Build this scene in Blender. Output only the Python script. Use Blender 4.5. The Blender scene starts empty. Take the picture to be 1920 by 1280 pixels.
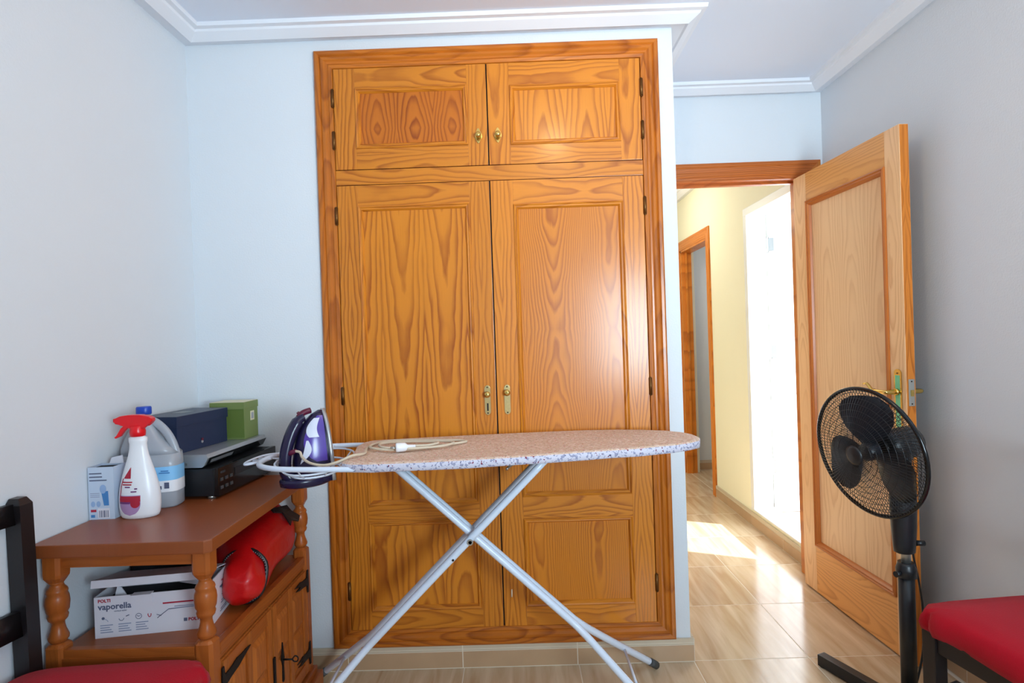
import bpy, bmesh, math, random
from mathutils import Vector, Matrix
random.seed(7)
PI = math.pi
SC = bpy.context.scene
COL = SC.collection
def V(*a): return Vector(a)

# ---------------------------------------------------------------- camera
CH = 1.28824
def look():
    pi_, ya, ro = -0.006204, 0.008692, -0.033195
    R = V(math.cos(ya), math.sin(ya), 0); F = V(-math.sin(ya), math.cos(ya), 0)
    F2 = F*math.cos(pi_) + V(0,0,1)*math.sin(pi_); U = V(0,0,1)*math.cos(pi_) - F*math.sin(pi_)
    c, s = math.cos(ro), math.sin(ro)
    R2 = R*c + U*s; U2 = U*c - R*s
    m = Matrix((R2, U2, -F2)).transposed().to_4x4(); m.translation = V(0,0,CH)
    return m
cd = bpy.data.cameras.new('camera'); cam = bpy.data.objects.new('camera', cd); COL.objects.link(cam)
cd.sensor_width = 36; cd.lens = 36*1075/1920; cd.clip_start = .05; cam.matrix_world = look(); SC.camera = cam

# ---------------------------------------------------------------- light
SC.view_settings.view_transform = 'Standard'; SC.view_settings.look = 'None'
SC.view_settings.exposure = -0.07; SC.view_settings.gamma = 1; SC.view_settings.use_curve_mapping = False
W = bpy.data.worlds.new('sky'); SC.world = W; W.use_nodes = True
bg = W.node_tree.nodes['Background']; bg.inputs[0].default_value = (.70, .85, 1, 1); bg.inputs[1].default_value = 2.2
def lamp(name, kind, loc, energy, color, rot=(0,0,0), **k):
    l = bpy.data.lights.new(name, kind); l.energy = energy; l.color = color
    for a, b in k.items(): setattr(l, a, b)
    o = bpy.data.objects.new(name, l); COL.objects.link(o); o.location = loc; o.rotation_euler = rot
    return o
# daylight through the window behind the camera
lamp('window_daylight', 'AREA', (1.16, -.93, 1.36), 45, (.67, .87, 1), (PI/2+math.radians(17), 0, math.radians(15)), shape='RECTANGLE', size=.66, size_y=.95, spread=math.radians(113))
# sun outside the hall's balcony door
sd = V(-.86, .36, -.52)
sun = lamp('sun', 'SUN', (4, 0, 5), 16, (.90, .96, 1), angle=math.radians(1.5))
sun.rotation_euler = sd.to_track_quat('-Z', 'Y').to_euler()
# daylight at the balcony door and in the far side room
lamp('balcony_daylight', 'AREA', (1.66, 3.42, 1.1), 14, (.9, .96, 1), (0, PI/2, 0), shape='RECTANGLE', size=1.9, size_y=.68)
lamp('side_room_daylight', 'AREA', (2.3, 4.75, 1.9), 3, (.9, .95, 1), (0, math.radians(60), 0), shape='RECTANGLE', size=.6, size_y=.6)
lamp('hall_lamp', 'POINT', (.9, 4.6, 2.2), 11, (1, .93, .74), shadow_soft_size=.12)
lamp('ceiling_lamp_bulb', 'POINT', (.24, 1.30, 2.36), 9, (1, .72, .40), shadow_soft_size=.055)
SC.cycles.max_bounces = 8; SC.cycles.diffuse_bounces = 5; SC.cycles.use_denoising = True
SC.cycles.sample_clamp_indirect = 6; SC.cycles.caustics_reflective = False; SC.cycles.caustics_refractive = False

# ---------------------------------------------------------------- materials
def srgb(r, g, b):
    f = lambda c: (c/255/12.92) if c/255 <= .04045 else ((c/255+.055)/1.055)**2.4
    return (f(r), f(g), f(b), 1)
def nodes(name):
    m = bpy.data.materials.new(name); m.use_nodes = True; nt = m.node_tree
    return m, nt, nt.nodes['Principled BSDF']
def N(nt, t, **k):
    n = nt.nodes.new(t)
    for a, b in k.items(): setattr(n, a, b)
    return n
def M(nt, op, a, b=None, c=None):
    n = N(nt, 'ShaderNodeMath', operation=op)
    for i, x in enumerate((a, b, c)):
        if x is None: continue
        if isinstance(x, (int, float)): n.inputs[i].default_value = x
        else: nt.links.new(x, n.inputs[i])
    return n.outputs[0]
def mat(name, col, rough=.5, metal=0, bump=0, bscale=200, var=0, coat=0, trans=0, alpha=1, spec=.5, sheen=0, vscale=4):
    m, nt, b = nodes(name); col = srgb(*col)
    b.inputs['Base Color'].default_value = col; b.inputs['Roughness'].default_value = rough
    b.inputs['Metallic'].default_value = metal; b.inputs['Coat Weight'].default_value = coat
    b.inputs['Transmission Weight'].default_value = trans; b.inputs['Alpha'].default_value = alpha
    b.inputs['Specular IOR Level'].default_value = spec; b.inputs['Sheen Weight'].default_value = sheen
    tc = N(nt, 'ShaderNodeTexCoord')
    if bump:
        n = N(nt, 'ShaderNodeTexNoise'); n.inputs['Scale'].default_value = bscale; n.inputs['Detail'].default_value = 4
        nt.links.new(tc.outputs['Object'], n.inputs['Vector'])
        bp = N(nt, 'ShaderNodeBump'); bp.inputs['Strength'].default_value = bump; bp.inputs['Distance'].default_value = .002
        nt.links.new(n.outputs[0], bp.inputs['Height']); nt.links.new(bp.outputs[0], b.inputs['Normal'])
    if var:
        n = N(nt, 'ShaderNodeTexNoise'); n.inputs['Scale'].default_value = vscale; n.inputs['Detail'].default_value = 5
        nt.links.new(tc.outputs['Object'], n.inputs['Vector'])
        hs = N(nt, 'ShaderNodeHueSaturation'); hs.inputs['Color'].default_value = col
        v = M(nt, 'MULTIPLY_ADD', n.outputs[0], 2*var, 1-var); nt.links.new(v, hs.inputs['Value'])
        nt.links.new(hs.outputs[0], b.inputs['Base Color'])
    return m
def wood(name, light, dark, across='X', along='Z', freq=95, fold=.085, d0=.02, dv=.05, slope=.045, rough=.3, strength=.85, coat=0, fine=.12, seed=0, line=(.45, .86)):
    """sawn softwood: growth rings cut lengthways, mirrored like veneer leaves"""
    m, nt, b = nodes(name)
    tc = N(nt, 'ShaderNodeTexCoord'); oi = N(nt, 'ShaderNodeObjectInfo')
    sp = N(nt, 'ShaderNodeSeparateXYZ'); nt.links.new(tc.outputs['Object'], sp.inputs[0])
    u = sp.outputs[across]; w = sp.outputs[along]
    rnd = oi.outputs['Random']
    u = M(nt, 'ADD', u, M(nt, 'MULTIPLY', rnd, .37)); w = M(nt, 'ADD', w, M(nt, 'MULTIPLY', rnd, 7.3))
    w = M(nt, 'ADD', w, seed)
    def noise(su, sw, detail=2, z=0., dist=0):
        c = N(nt, 'ShaderNodeCombineXYZ'); nt.links.new(M(nt, 'MULTIPLY', u, su), c.inputs[0])
        nt.links.new(M(nt, 'MULTIPLY', w, sw), c.inputs[1]); c.inputs[2].default_value = z
        n = N(nt, 'ShaderNodeTexNoise'); n.inputs['Scale'].default_value = 1; n.inputs['Detail'].default_value = detail
        n.inputs['Distortion'].default_value = dist
        nt.links.new(c.outputs[0], n.inputs['Vector']); return n.outputs[0]
    uf = M(nt, 'PINGPONG', M(nt, 'ADD', u, 5.0), fold)
    uf = M(nt, 'ADD', uf, M(nt, 'MULTIPLY_ADD', noise(9, 2.2, 2, 3.), .05, -.025))
    ww = M(nt, 'MULTIPLY', M(nt, 'PINGPONG', M(nt, 'ADD', w, 20.), .9), slope)
    d = M(nt, 'ADD', M(nt, 'MULTIPLY_ADD', noise(3.5, 1.7, 3, 1.), dv, d0), ww)
    r = M(nt, 'SQRT', M(nt, 'ADD', M(nt, 'MULTIPLY', uf, uf), M(nt, 'MULTIPLY', d, d)))
    ph = M(nt, 'MULTIPLY_ADD', r, freq, M(nt, 'MULTIPLY', noise(60, 9, 3, 2.), .35))
    fr = M(nt, 'FRACT', ph)
    cr = N(nt, 'ShaderNodeValToRGB'); e = cr.color_ramp.elements
    e[0].position = 0; e[0].color = (0,0,0,1); e[1].position = line[0]; e[1].color = (.12,.12,.12,1)
    x = cr.color_ramp.elements.new(line[1]); x.color = (1,1,1,1)
    x = cr.color_ramp.elements.new(1.0); x.color = (.05,.05,.05,1)
    nt.links.new(fr, cr.inputs[0])
    patch = M(nt, 'MULTIPLY_ADD', noise(5, 1.6, 2, 9.), 1.3, -.05)
    k = M(nt, 'MULTIPLY', cr.outputs[0], M(nt, 'MULTIPLY', patch, strength))
    fib = M(nt, 'MULTIPLY_ADD', noise(420, 8, 2, 5.), fine*2, -fine)
    k = M(nt, 'ADD', k, fib); 
    cl = N(nt, 'ShaderNodeClamp'); nt.links.new(k, cl.inputs[0])
    mx = N(nt, 'ShaderNodeMix', data_type='RGBA'); mx.inputs[6].default_value = srgb(*light); mx.inputs[7].default_value = srgb(*dark)
    nt.links.new(cl.outputs[0], mx.inputs[0])
    hs = N(nt, 'ShaderNodeHueSaturation'); nt.links.new(mx.outputs[2], hs.inputs['Color'])
    nt.links.new(M(nt, 'ADD', M(nt, 'MULTIPLY_ADD', rnd, .12, .88), M(nt, 'MULTIPLY', noise(2, 1, 2, 8.), .14)), hs.inputs['Value'])
    nt.links.new(hs.outputs[0], b.inputs['Base Color'])
    b.inputs['Specular IOR Level'].default_value = .3
    b.inputs['Roughness'].default_value = rough; b.inputs['Coat Weight'].default_value = coat; b.inputs['Coat Roughness'].default_value = .22
    bp = N(nt, 'ShaderNodeBump'); bp.inputs['Strength'].default_value = .12; bp.inputs['Distance'].default_value = .001
    nt.links.new(k, bp.inputs['Height']); nt.links.new(bp.outputs[0], b.inputs['Normal'])
    return m

WL, WD = (210, 127, 32), (140, 60, 2)
pine_v = wood('pine_upright', WL, WD, 'X', 'Z', rough=.42, coat=.45, strength=1.0)
frm_v = wood('pine_frame_upright', (194, 108, 26), (122, 48, 2), 'X', 'Z', rough=.42, coat=.45, freq=120, fold=.04)
frm_h = wood('pine_frame_lengthwise', (194, 108, 26), (122, 48, 2), 'Z', 'X', rough=.42, coat=.45, freq=120, fold=.04)
pine_h = wood('pine_lengthwise', WL, WD, 'Z', 'X', freq=110, fold=.06, rough=.42, seed=3, coat=.45, strength=1.0)
pine_panel = wood('pine_panel', (211, 128, 30), (140, 58, 2), 'X', 'Z', freq=66, fold=.083, rough=.42, slope=.06, d0=.004, strength=1.15, coat=.45)
pine_panel3 = wood('pine_panel_dark', (194, 106, 20), (124, 46, 0), 'X', 'Z', freq=90, fold=.072, rough=.42, slope=.16, d0=.002, strength=1.15, coat=.45, seed=5)
pine_panel2 = wood('pine_panel_fine', (212, 126, 28), (150, 66, 0), 'X', 'Z', freq=150, fold=.115, rough=.42, coat=.45, slope=.05, strength=.95, seed=11, line=(.3, .8))
pine_side = wood('pine_depth', WL, WD, 'X', 'Y', rough=.3)
casing_v = wood('casing_upright', (206, 124, 52), (150, 72, 26), 'X', 'Z', freq=130, rough=.35)
casing_h = wood('casing_lengthwise', (196, 108, 48), (140, 64, 26), 'Z', 'X', freq=130, rough=.35)
casing_y = wood('casing_hall', (214, 128, 44), (160, 80, 22), 'Z', 'Y', freq=130, rough=.35)
casing_yv = wood('casing_hall_upright', (214, 128, 44), (160, 80, 22), 'Y', 'Z', freq=130, rough=.35)
leaf_v = wood('door_upright_lit', (240, 194, 144), (204, 144, 94), 'Y', 'Z', freq=120, fold=.06, rough=.3, strength=.7)  # same pine as the wardrobe; leaf colours paled for the light falling on it
leaf_p = wood('door_panel_grain_lit', (240, 198, 152), (208, 152, 106), 'Y', 'Z', freq=85, fold=.09, rough=.3, strength=.75, slope=.05)
leaf_h = wood('door_lengthwise_lit', (232, 168, 100), (184, 112, 54), 'Z', 'Y', freq=105, fold=.09, rough=.3, strength=.8)
leaf_e = wood('door_edge', (206, 120, 44), (140, 62, 14), 'X', 'Z', freq=160, fold=.03, rough=.35)
leaf_m = mat('door_moulding', (190, 108, 44), .3, var=.1)
RL, RD = (166, 88, 36), (116, 52, 16)
oakv = wood('stained_upright', RL, RD, 'X', 'Z', freq=120, rough=.3, strength=.45)
oakh = wood('stained_lengthwise', RL, RD, 'Z', 'X', freq=120, rough=.3, strength=.45)
oaky = wood('stained_depth', RL, RD, 'Z', 'Y', freq=120, rough=.3, strength=.4)
oaktop = wood('stained_top', (142, 74, 38), (122, 58, 26), 'X', 'Y', freq=90, rough=.36, strength=.15, coat=.08, fine=.05)
oakdoor = wood('stained_door', (176, 98, 40), (130, 62, 22), 'Y', 'Z', freq=110, fold=.05, rough=.35, strength=.6)

def wall_mat(name, col, bump=.35):
    return mat(name, col, .9, bump=bump, bscale=160, var=.015, spec=.2)
paint = wall_mat('white_wall_paint', (221, 225, 230))
paint_y = wall_mat('yellow_wall_paint', (248, 244, 220))
ceil_m = mat('ceiling_paint', (226, 232, 244), .9, spec=.2)
crown_m = mat('plaster_cornice', (232, 234, 240), .7, spec=.3)
white_gloss = mat('white_lacquer', (240, 242, 244), .35)
def tile_mat():
    m, nt, b = nodes('glazed_beige_tile')
    tc = N(nt, 'ShaderNodeTexCoord'); oi = N(nt, 'ShaderNodeObjectInfo')
    mp = N(nt, 'ShaderNodeMapping'); mp.inputs['Rotation'].default_value = (0, 0, math.radians(38)); mp.inputs['Scale'].default_value = (22, 2.2, 5)
    ad = N(nt, 'ShaderNodeVectorMath', operation='ADD'); sc = N(nt, 'ShaderNodeVectorMath', operation='SCALE'); sc.inputs[0].default_value = (9, 7, 3)
    nt.links.new(oi.outputs['Random'], sc.inputs['Scale']); nt.links.new(tc.outputs['Object'], ad.inputs[0]); nt.links.new(sc.outputs[0], ad.inputs[1])
    nt.links.new(ad.outputs[0], mp.inputs[0])
    n = N(nt, 'ShaderNodeTexNoise'); n.inputs['Scale'].default_value = 1; n.inputs['Detail'].default_value = 5; n.inputs['Distortion'].default_value = .6
    nt.links.new(mp.outputs[0], n.inputs['Vector'])
    cr = N(nt, 'ShaderNodeValToRGB'); e = cr.color_ramp.elements
    e[0].position = .28; e[0].color = srgb(192, 158, 120); e[1].position = .72; e[1].color = srgb(230, 208, 176)
    nt.links.new(n.outputs[0], cr.inputs[0])
    hs = N(nt, 'ShaderNodeHueSaturation'); nt.links.new(cr.outputs[0], hs.inputs['Color']); nt.links.new(M(nt, 'MULTIPLY_ADD', oi.outputs['Random'], .08, .96), hs.inputs['Value'])
    nt.links.new(hs.outputs[0], b.inputs['Base Color'])
    n2 = N(nt, 'ShaderNodeTexNoise'); n2.inputs['Scale'].default_value = 14; nt.links.new(tc.outputs['Object'], n2.inputs['Vector'])
    nt.links.new(M(nt, 'MULTIPLY_ADD', n2.outputs[0], .12, .10), b.inputs['Roughness'])
    b.inputs['Specular IOR Level'].default_value = .6
    return m
tile_m = tile_mat()
grout_m = mat('grout', (232, 220, 200), .7)
skirt_m = mat('skirting_tile_glaze', (190, 156, 122), .25, var=.12, vscale=9)
skirt_cap = mat('skirting_cap_glaze', (206, 190, 166), .3, var=.04)
brass = mat('polished_brass', (222, 190, 110), .22, 1)
brass_old = mat('worn_brass', (190, 168, 118), .35, 1, var=.2, vscale=120)
hinge_m = mat('aged_bronze', (112, 74, 36), .4, .8)
film = mat('green_film_plate', (120, 204, 156), .3, .15)
steel = mat('brushed_steel', (186, 186, 180), .35, .9)
iron_black = mat('forged_black_iron', (24, 24, 27), .5, .5, bump=.4, bscale=300)
red_vel = mat('red_velvet', (178, 4, 30), .9, bump=.5, bscale=350, var=.10, sheen=.08, vscale=8, spec=.2)
black_wood = mat('black_lacquered_wood', (26, 22, 24), .35)
black_pl = mat('black_plastic', (22, 24, 28), .38)
black_gl = mat('black_gloss_plastic', (14, 15, 17), .15)
blade_m = mat('fan_blade_plastic', (26, 31, 40), .35)
silver = mat('silver_plastic', (176, 178, 182), .3, .55)
silver_d = mat('dark_silver_plastic', (90, 94, 96), .3, .5)
navy = mat('navy_card', (28, 42, 72), .6)
navy_lid = mat('navy_card_lid', (66, 72, 88), .45)
olive = mat('olive_card', (116, 132, 74), .6)
olive_d = mat('olive_card_dark', (96, 116, 50), .6)
cream = mat('cream_card', (222, 214, 184), .7)
card = mat('white_card', (226, 222, 230), .65, var=.02)
card_in = mat('box_inside_shade', (30, 28, 34), .9)
ink = mat('grey_ink', (92, 98, 124), .7); inkl = mat('pale_grey_ink', (150, 156, 180), .7)
inkred = mat('red_ink', (176, 30, 56), .7); inkblue = mat('blue_ink', (70, 130, 190), .7); inkviolet = mat('violet_ink', (176, 140, 184), .6)
inkpale = mat('pale_blue_ink', (150, 176, 214), .7); inkdv = mat('dark_violet_ink', (110, 50, 110), .6)
bluecard = mat('pale_blue_card', (196, 208, 226), .6, var=.03)
white_pl = mat('white_plastic', (238, 238, 242), .3)
red_pl = mat('red_plastic', (226, 14, 28), .28)
blue_pl = mat('blue_plastic', (18, 66, 176), .35)
jug_m = mat('cloudy_plastic', (198, 204, 214), .3, trans=.35)
sky_lab = mat('sky_blue_label', (134, 196, 240), .5)
red_bag = mat('red_shiny_fabric', (196, 14, 18), .36, bump=1.0, bscale=34, var=.12, vscale=14)
enamel = mat('white_enamel_tube', (220, 230, 246), .28)
rubber = mat('grey_rubber', (72, 74, 74), .6)
iron_dk = mat('dark_purple_plastic', (30, 24, 58), .25)
iron_vi = mat('violet_plastic', (84, 62, 156), .22)
iron_wh = mat('pearl_plastic', (214, 218, 234), .25)
iron_rd = mat('maroon_plastic', (92, 16, 48), .3)
cord_m = mat('beige_braided_cord', (216, 200, 176), .7, bump=.8, bscale=500)
glass_shade = mat('opal_shade', (250, 240, 220), .4)

def cover_mat(name, base, specks, sc=95, thr=(.60, .66)):
    m, nt, b = nodes(name); tc = N(nt, 'ShaderNodeTexCoord'); last = None
    col = N(nt, 'ShaderNodeRGB'); col.outputs[0].default_value = srgb(*base); last = col.outputs[0]
    for i, (c, s, t) in enumerate(specks):
        mp = N(nt, 'ShaderNodeMapping'); mp.inputs['Location'].default_value = (i*3.1, i*1.7, i*.9); nt.links.new(tc.outputs['Object'], mp.inputs[0])
        n = N(nt, 'ShaderNodeTexNoise'); n.inputs['Scale'].default_value = s; n.inputs['Detail'].default_value = 1
        nt.links.new(mp.outputs[0], n.inputs['Vector'])
        f = M(nt, 'GREATER_THAN', n.outputs[0], t)
        mx = N(nt, 'ShaderNodeMix', data_type='RGBA'); nt.links.new(f, mx.inputs[0]); nt.links.new(last, mx.inputs[6]); mx.inputs[7].default_value = srgb(*c)
        last = mx.outputs[2]
    nt.links.new(last, b.inputs['Base Color']); b.inputs['Roughness'].default_value = .85
    return m
cover = cover_mat('printed_cotton_cover', (214, 186, 164), [((226, 204, 190), 90, .56), ((206, 132, 124), 130, .66), ((150, 134, 120), 150, .68), ((198, 168, 120), 110, .68)])
cover_edge = cover_mat('printed_cotton_edge', (206, 202, 216), [((150, 150, 176), 120, .58), ((120, 40, 70), 110, .70), ((60, 64, 100), 130, .72)])

# ---------------------------------------------------------------- mesh helpers
class MB:
    def __init__(s): s.bm = bmesh.new(); s.mats = []
    def mi(s, m):
        if m not in s.mats: s.mats.append(m)
        return s.mats.index(m)
    def add(s, verts, faces, m, smooth=False):
        i = s.mi(m); vs = [s.bm.verts.new(v) for v in verts]; out = []
        for f in faces:
            try: x = s.bm.faces.new([vs[k] for k in f])
            except ValueError: continue
            x.material_index = i; x.smooth = smooth; out.append(x)
        return vs, out
    def box(s, a, b, m, bev=0, xf=None):
        x0,y0,z0 = a; x1,y1,z1 = b
        vs = [V(x,y,z) for z in (z0,z1) for x,y in ((x0,y0),(x1,y0),(x1,y1),(x0,y1))]
        if xf: vs = [xf @ v for v in vs]
        fs = [(3,2,1,0),(4,5,6,7),(0,1,5,4),(1,2,6,5),(2,3,7,6),(3,0,4,7)]
        v, f = s.add(vs, fs, m)
        if bev:
            ed = list({e for q in f for e in q.edges})
            r = bmesh.ops.bevel(s.bm, geom=ed, offset=bev, segments=2, affect='EDGES', profile=.7)
            k = s.mi(m)
            for q in r['faces']: q.material_index = k; q.smooth = False
        return s
    def prism(s, pts, d0, d1, m, axis='Z', smooth=False, xf=None, bev=0):
        """closed outline extruded along an axis; outline given in the other two axes"""
        n = len(pts)
        def P(p, d): return {'Z': V(p[0],p[1],d), 'Y': V(p[0],d,p[1]), 'X': V(d,p[0],p[1])}[axis]
        vs = [P(p,d0) for p in pts] + [P(p,d1) for p in pts]
        if xf: vs = [xf @ v for v in vs]
        i = s.mi(m); bv = [s.bm.verts.new(v) for v in vs]
        fs = [s.bm.faces.new(bv[:n][::-1]), s.bm.faces.new(bv[n:])]
        for k in range(n):
            f = s.bm.faces.new((bv[k], bv[(k+1)%n], bv[n+(k+1)%n], bv[n+k])); f.smooth = smooth; fs.append(f)
        for f in fs: f.material_index = i
        if bev:
            ed = list(set(fs[0].edges) | set(fs[1].edges))
            r = bmesh.ops.bevel(s.bm, geom=ed, offset=bev, segments=2, affect='EDGES', profile=.7)
            for q in r['faces']: q.material_index = i; q.smooth = smooth
        return s
    def lathe(s, prof, m, c=(0,0,0), n=24, sx=1, sy=1, xf=None, smooth=True, cap=True):
        rings = []; 
        for r, z in prof:
            ring = [V(c[0]+r*sx*math.cos(2*PI*k/n), c[1]+r*sy*math.sin(2*PI*k/n), c[2]+z) for k in range(n)]
            rings.append([xf @ v for v in ring] if xf else ring)
        return s.loft(rings, m, smooth, cap)
    def loft(s, rings, m, smooth=True, cap=True, closed=True):
        i = s.mi(m); bv = [[s.bm.verts.new(v) for v in r] for r in rings]; n = len(rings[0])
        for a in range(len(rings)-1):
            for k in range(n if closed else n-1):
                f = s.bm.faces.new((bv[a][k], bv[a][(k+1)%n], bv[a+1][(k+1)%n], bv[a+1][k])); f.smooth = smooth; f.material_index = i
        if cap and closed:
            for r, rev in ((bv[0], True), (bv[-1], False)):
                f = s.bm.faces.new(r[::-1] if rev else r); f.material_index = i
        return s
    def tube(s, pts, r, m, n=10, closed=False, cap=True, flat=None):
        pts = [V(*p) if not isinstance(p, Vector) else p for p in pts]; rings = []; L = len(pts)
        up = None
        for a in range(L):
            if closed: t = pts[(a+1)%L]-pts[a-1]
            else: t = pts[min(a+1,L-1)]-pts[max(a-1,0)]
            t.normalize()
            if up is None:
                up = V(0,0,1) if abs(t.z) < .9 else V(0,1,0)
            side = t.cross(up); side.normalize(); up = side.cross(t); up.normalize()
            rr = r[a] if isinstance(r, (list, tuple)) else r
            fx, fz = flat if flat else (1, 1)
            rings.append([pts[a] + side*(rr*fx*math.cos(2*PI*k/n)) + up*(rr*fz*math.sin(2*PI*k/n)) for k in range(n)])
        if closed: rings.append([v.copy() for v in rings[0]]); cap = False
        return s.loft(rings, m, True, cap)
    def build(s, name, parent=None, loc=None, recalc=True, sub=0):
        if recalc: bmesh.ops.recalc_face_normals(s.bm, faces=s.bm.faces)
        me = bpy.data.meshes.new(name); s.bm.to_mesh(me); s.bm.free()
        for m in s.mats: me.materials.append(m)
        o = bpy.data.objects.new(name, me); COL.objects.link(o)
        if parent: o.parent = parent
        if loc: o.location = loc
        if sub:
            md = o.modifiers.new('smooth', 'SUBSURF'); md.levels = sub; md.render_levels = sub
        return o
def smooth_path(pts, n=8, closed=False):
    P = [V(*p) for p in pts]; out = []; L = len(P)
    for i in range(L if closed else L-1):
        g = lambda k: P[k % L] if closed else P[max(0, min(L-1, k))]
        a, b, c, d = g(i-1), g(i), g(i+1), g(i+2)
        for k in range(n):
            t = k/n
            out.append(.5*((2*b)+(c-a)*t+(2*a-5*b+4*c-d)*t*t+(3*b-a-3*c+d)*t**3))
    if not closed: out.append(P[-1])
    return out
def thing(name, label, cat, loc=(0,0,0), rz=0, group=None):
    o = bpy.data.objects.new(name, None); COL.objects.link(o); o.location = loc; o.rotation_euler = (0,0,rz)
    o.empty_display_size = .05; o['label'] = label; o['category'] = cat
    if group: o['group'] = group
    return o
def struct(o, label=None):
    o['kind'] = 'structure'
    if label: o['label'] = label
    return o
def lab(o, s): o['label'] = s; return o
def text(body, size, m, parent, mtx, name='lettering', ext=.0003, align='LEFT', bold=0):
    c = bpy.data.curves.new(name, 'FONT'); c.body = body; c.size = size; c.extrude = ext; c.align_x = align; c.resolution_u = 2; c.offset = bold
    t = bpy.data.objects.new(name, c); COL.objects.link(t)
    dg = bpy.context.evaluated_depsgraph_get(); me = bpy.data.meshes.new_from_object(t.evaluated_get(dg))
    bpy.data.objects.remove(t); me.materials.clear(); me.materials.append(m); me.transform(mtx)
    o = bpy.data.objects.new(name, me); COL.objects.link(o); o.parent = parent
    return o
def frame_m(x, y, z, right, up):
    r = V(*right).normalized(); u = V(*up).normalized(); n = r.cross(u)
    m = Matrix((r, u, n)).transposed().to_4x4(); m.translation = V(x, y, z); return m

# ---------------------------------------------------------------- setting
YW, XL, XR, YD, XB = 2.250, -1.265, 1.575, 2.920, .6425
YR = -1.0; ZC = 2.508; XH = 1.52; YE = 6.2; XHL = -.5; WT = .12
# floor: grout bed with every tile laid on it
b = MB(); b.box((XL-.1, YR-.1, -.12), (XR+1.3, YE+.1, -.0005), grout_m); floor = struct(b.build('floor'), 'glazed beige tiled floor')
full = None
for i in range(-4, 6):
    for j in range(-8, 9):
        x0, y0 = .202+.45*i+.002, 2.247+.45*j+.002; x1, y1 = x0+.446, y0+.446
        X0, X1, Y0, Y1 = XL+.001, (XR-.001 if y0 < 2.9 else 2.58), YR+.001, YE
        cx0, cx1, cy0, cy1 = max(x0,X0), min(x1,X1), max(y0,Y0), min(y1,Y1)
        if cx1-cx0 < .03 or cy1-cy0 < .03: continue
        if cx1-cx0 > .4455 and cy1-cy0 > .4455:
            if full is None:
                b = MB(); b.box((-.223,-.223,-.004), (.223,.223,0), tile_m, .0003); o = b.build('tile', floor); full = o.data
            else:
                o = bpy.data.objects.new('tile', full); COL.objects.link(o); o.parent = floor
            o.location = ((x0+x1)/2, (y0+y1)/2, 0)
        else:
            b = MB(); b.box((cx0-(x0+x1)/2, cy0-(y0+y1)/2, -.010), (cx1-(x0+x1)/2, cy1-(y0+y1)/2, 0), tile_m); o = b.build('tile', floor)
            o.location = ((x0+x1)/2, (y0+y1)/2, 0)
def wall(name, boxes, m, label=None):
    b = MB()
    for a, c in boxes: b.box(a, c, m)
    o = b.build(name); struct(o, label); return o
wall('wall_left', [((XL-WT, YR, -.1), (XL, YW+.75, ZC+.1))], paint, 'pale bluish white wall on the left')
wall('wall_back', [((XL-WT, YW, -.1), (XB, YD+WT, ZC+.1))], paint, 'white wall around the built-in wardrobe with its narrow return')
wall('wall_door', [((XB, YD, -.1), (.71, YD+WT, ZC+.1)), ((1.50, YD, -.1), (XR+WT, YD+WT, ZC+.1)), ((.71, YD, 2.075), (1.50, YD+WT, ZC+.1))], paint, 'white wall above and beside the doorway')
wall('wall_right', [((XR, YR, -.1), (XR+WT, YD, ZC+.1))], paint, 'plain white wall on the right')
wx0, wx1, wz0, wz1 = .78, 1.52, .84, 1.90
wall('wall_rear', [((XL-WT, YR-WT, -.1), (wx0, YR, ZC+.1)), ((wx1, YR-WT, -.1), (XR+WT, YR, ZC+.1)), ((wx0, YR-WT, -.1), (wx1, YR, wz0)), ((wx0, YR-WT, wz1), (wx1, YR, ZC+.1))], paint)
b = MB()
for a, c in (((wx0,YR-.06,wz0),(wx1,YR-.02,wz0+.05)),((wx0,YR-.06,wz1-.05),(wx1,YR-.02,wz1)),((wx0,YR-.06,wz0+.05),(wx0+.05,YR-.02,wz1-.05)),((wx1-.05,YR-.06,wz0+.05),(wx1,YR-.02,wz1-.05)),(((wx0+wx1)/2-.03,YR-.06,wz0+.05),((wx0+wx1)/2+.03,YR-.02,wz1-.05))): b.box(a, c, white_gloss)
struct(b.build('window_1'))
b = MB(); b.box((XL-WT, YR-WT, ZC), (XR+1.3, YE+WT, ZC+.12), ceil_m); struct(b.build('ceiling'), 'smooth pale grey ceiling')
# hall walls: right wall with balcony door opening and a doorway further back
BY0, BY1, BZ0, BZ1 = 3.05, 3.80, .105, 2.083
DY0, DY1, DZ = 4.55, 5.27, 2.03
HT = .12
wall('wall_hall_right', [((XH, YD+WT, -.1), (XH+HT, BY0, ZC+.1)), ((XH, BY0, -.1), (XH+HT, BY1, BZ0)), ((XH, BY0, BZ1), (XH+HT, BY1, ZC+.1)),
    ((XH, BY1, -.1), (XH+HT, DY0, ZC+.1)), ((XH, DY0, DZ), (XH+HT, DY1, ZC+.1)), ((XH, DY1, -.1), (XH+HT, YE, ZC+.1))], paint_y, 'pale yellow hall wall')
wall('wall_hall_end', [((XHL-WT, YE, -.1), (XH+HT, YE+WT, ZC+.1))], paint_y)
wall('wall_hall_left', [((XHL-WT, YD+WT, -.1), (XHL, YE, ZC+.1))], paint_y)
wall('wall_side_room', [((XH+HT, 5.36, -.1), (2.7, 5.46, ZC+.1)), ((2.6, 4.1, -.1), (2.7, 5.36, ZC+.1)), ((XH+HT, 4.0, -.1), (2.7, 4.1, ZC+.1))], paint, 'grey white wall seen through the far hall doorway')

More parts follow.
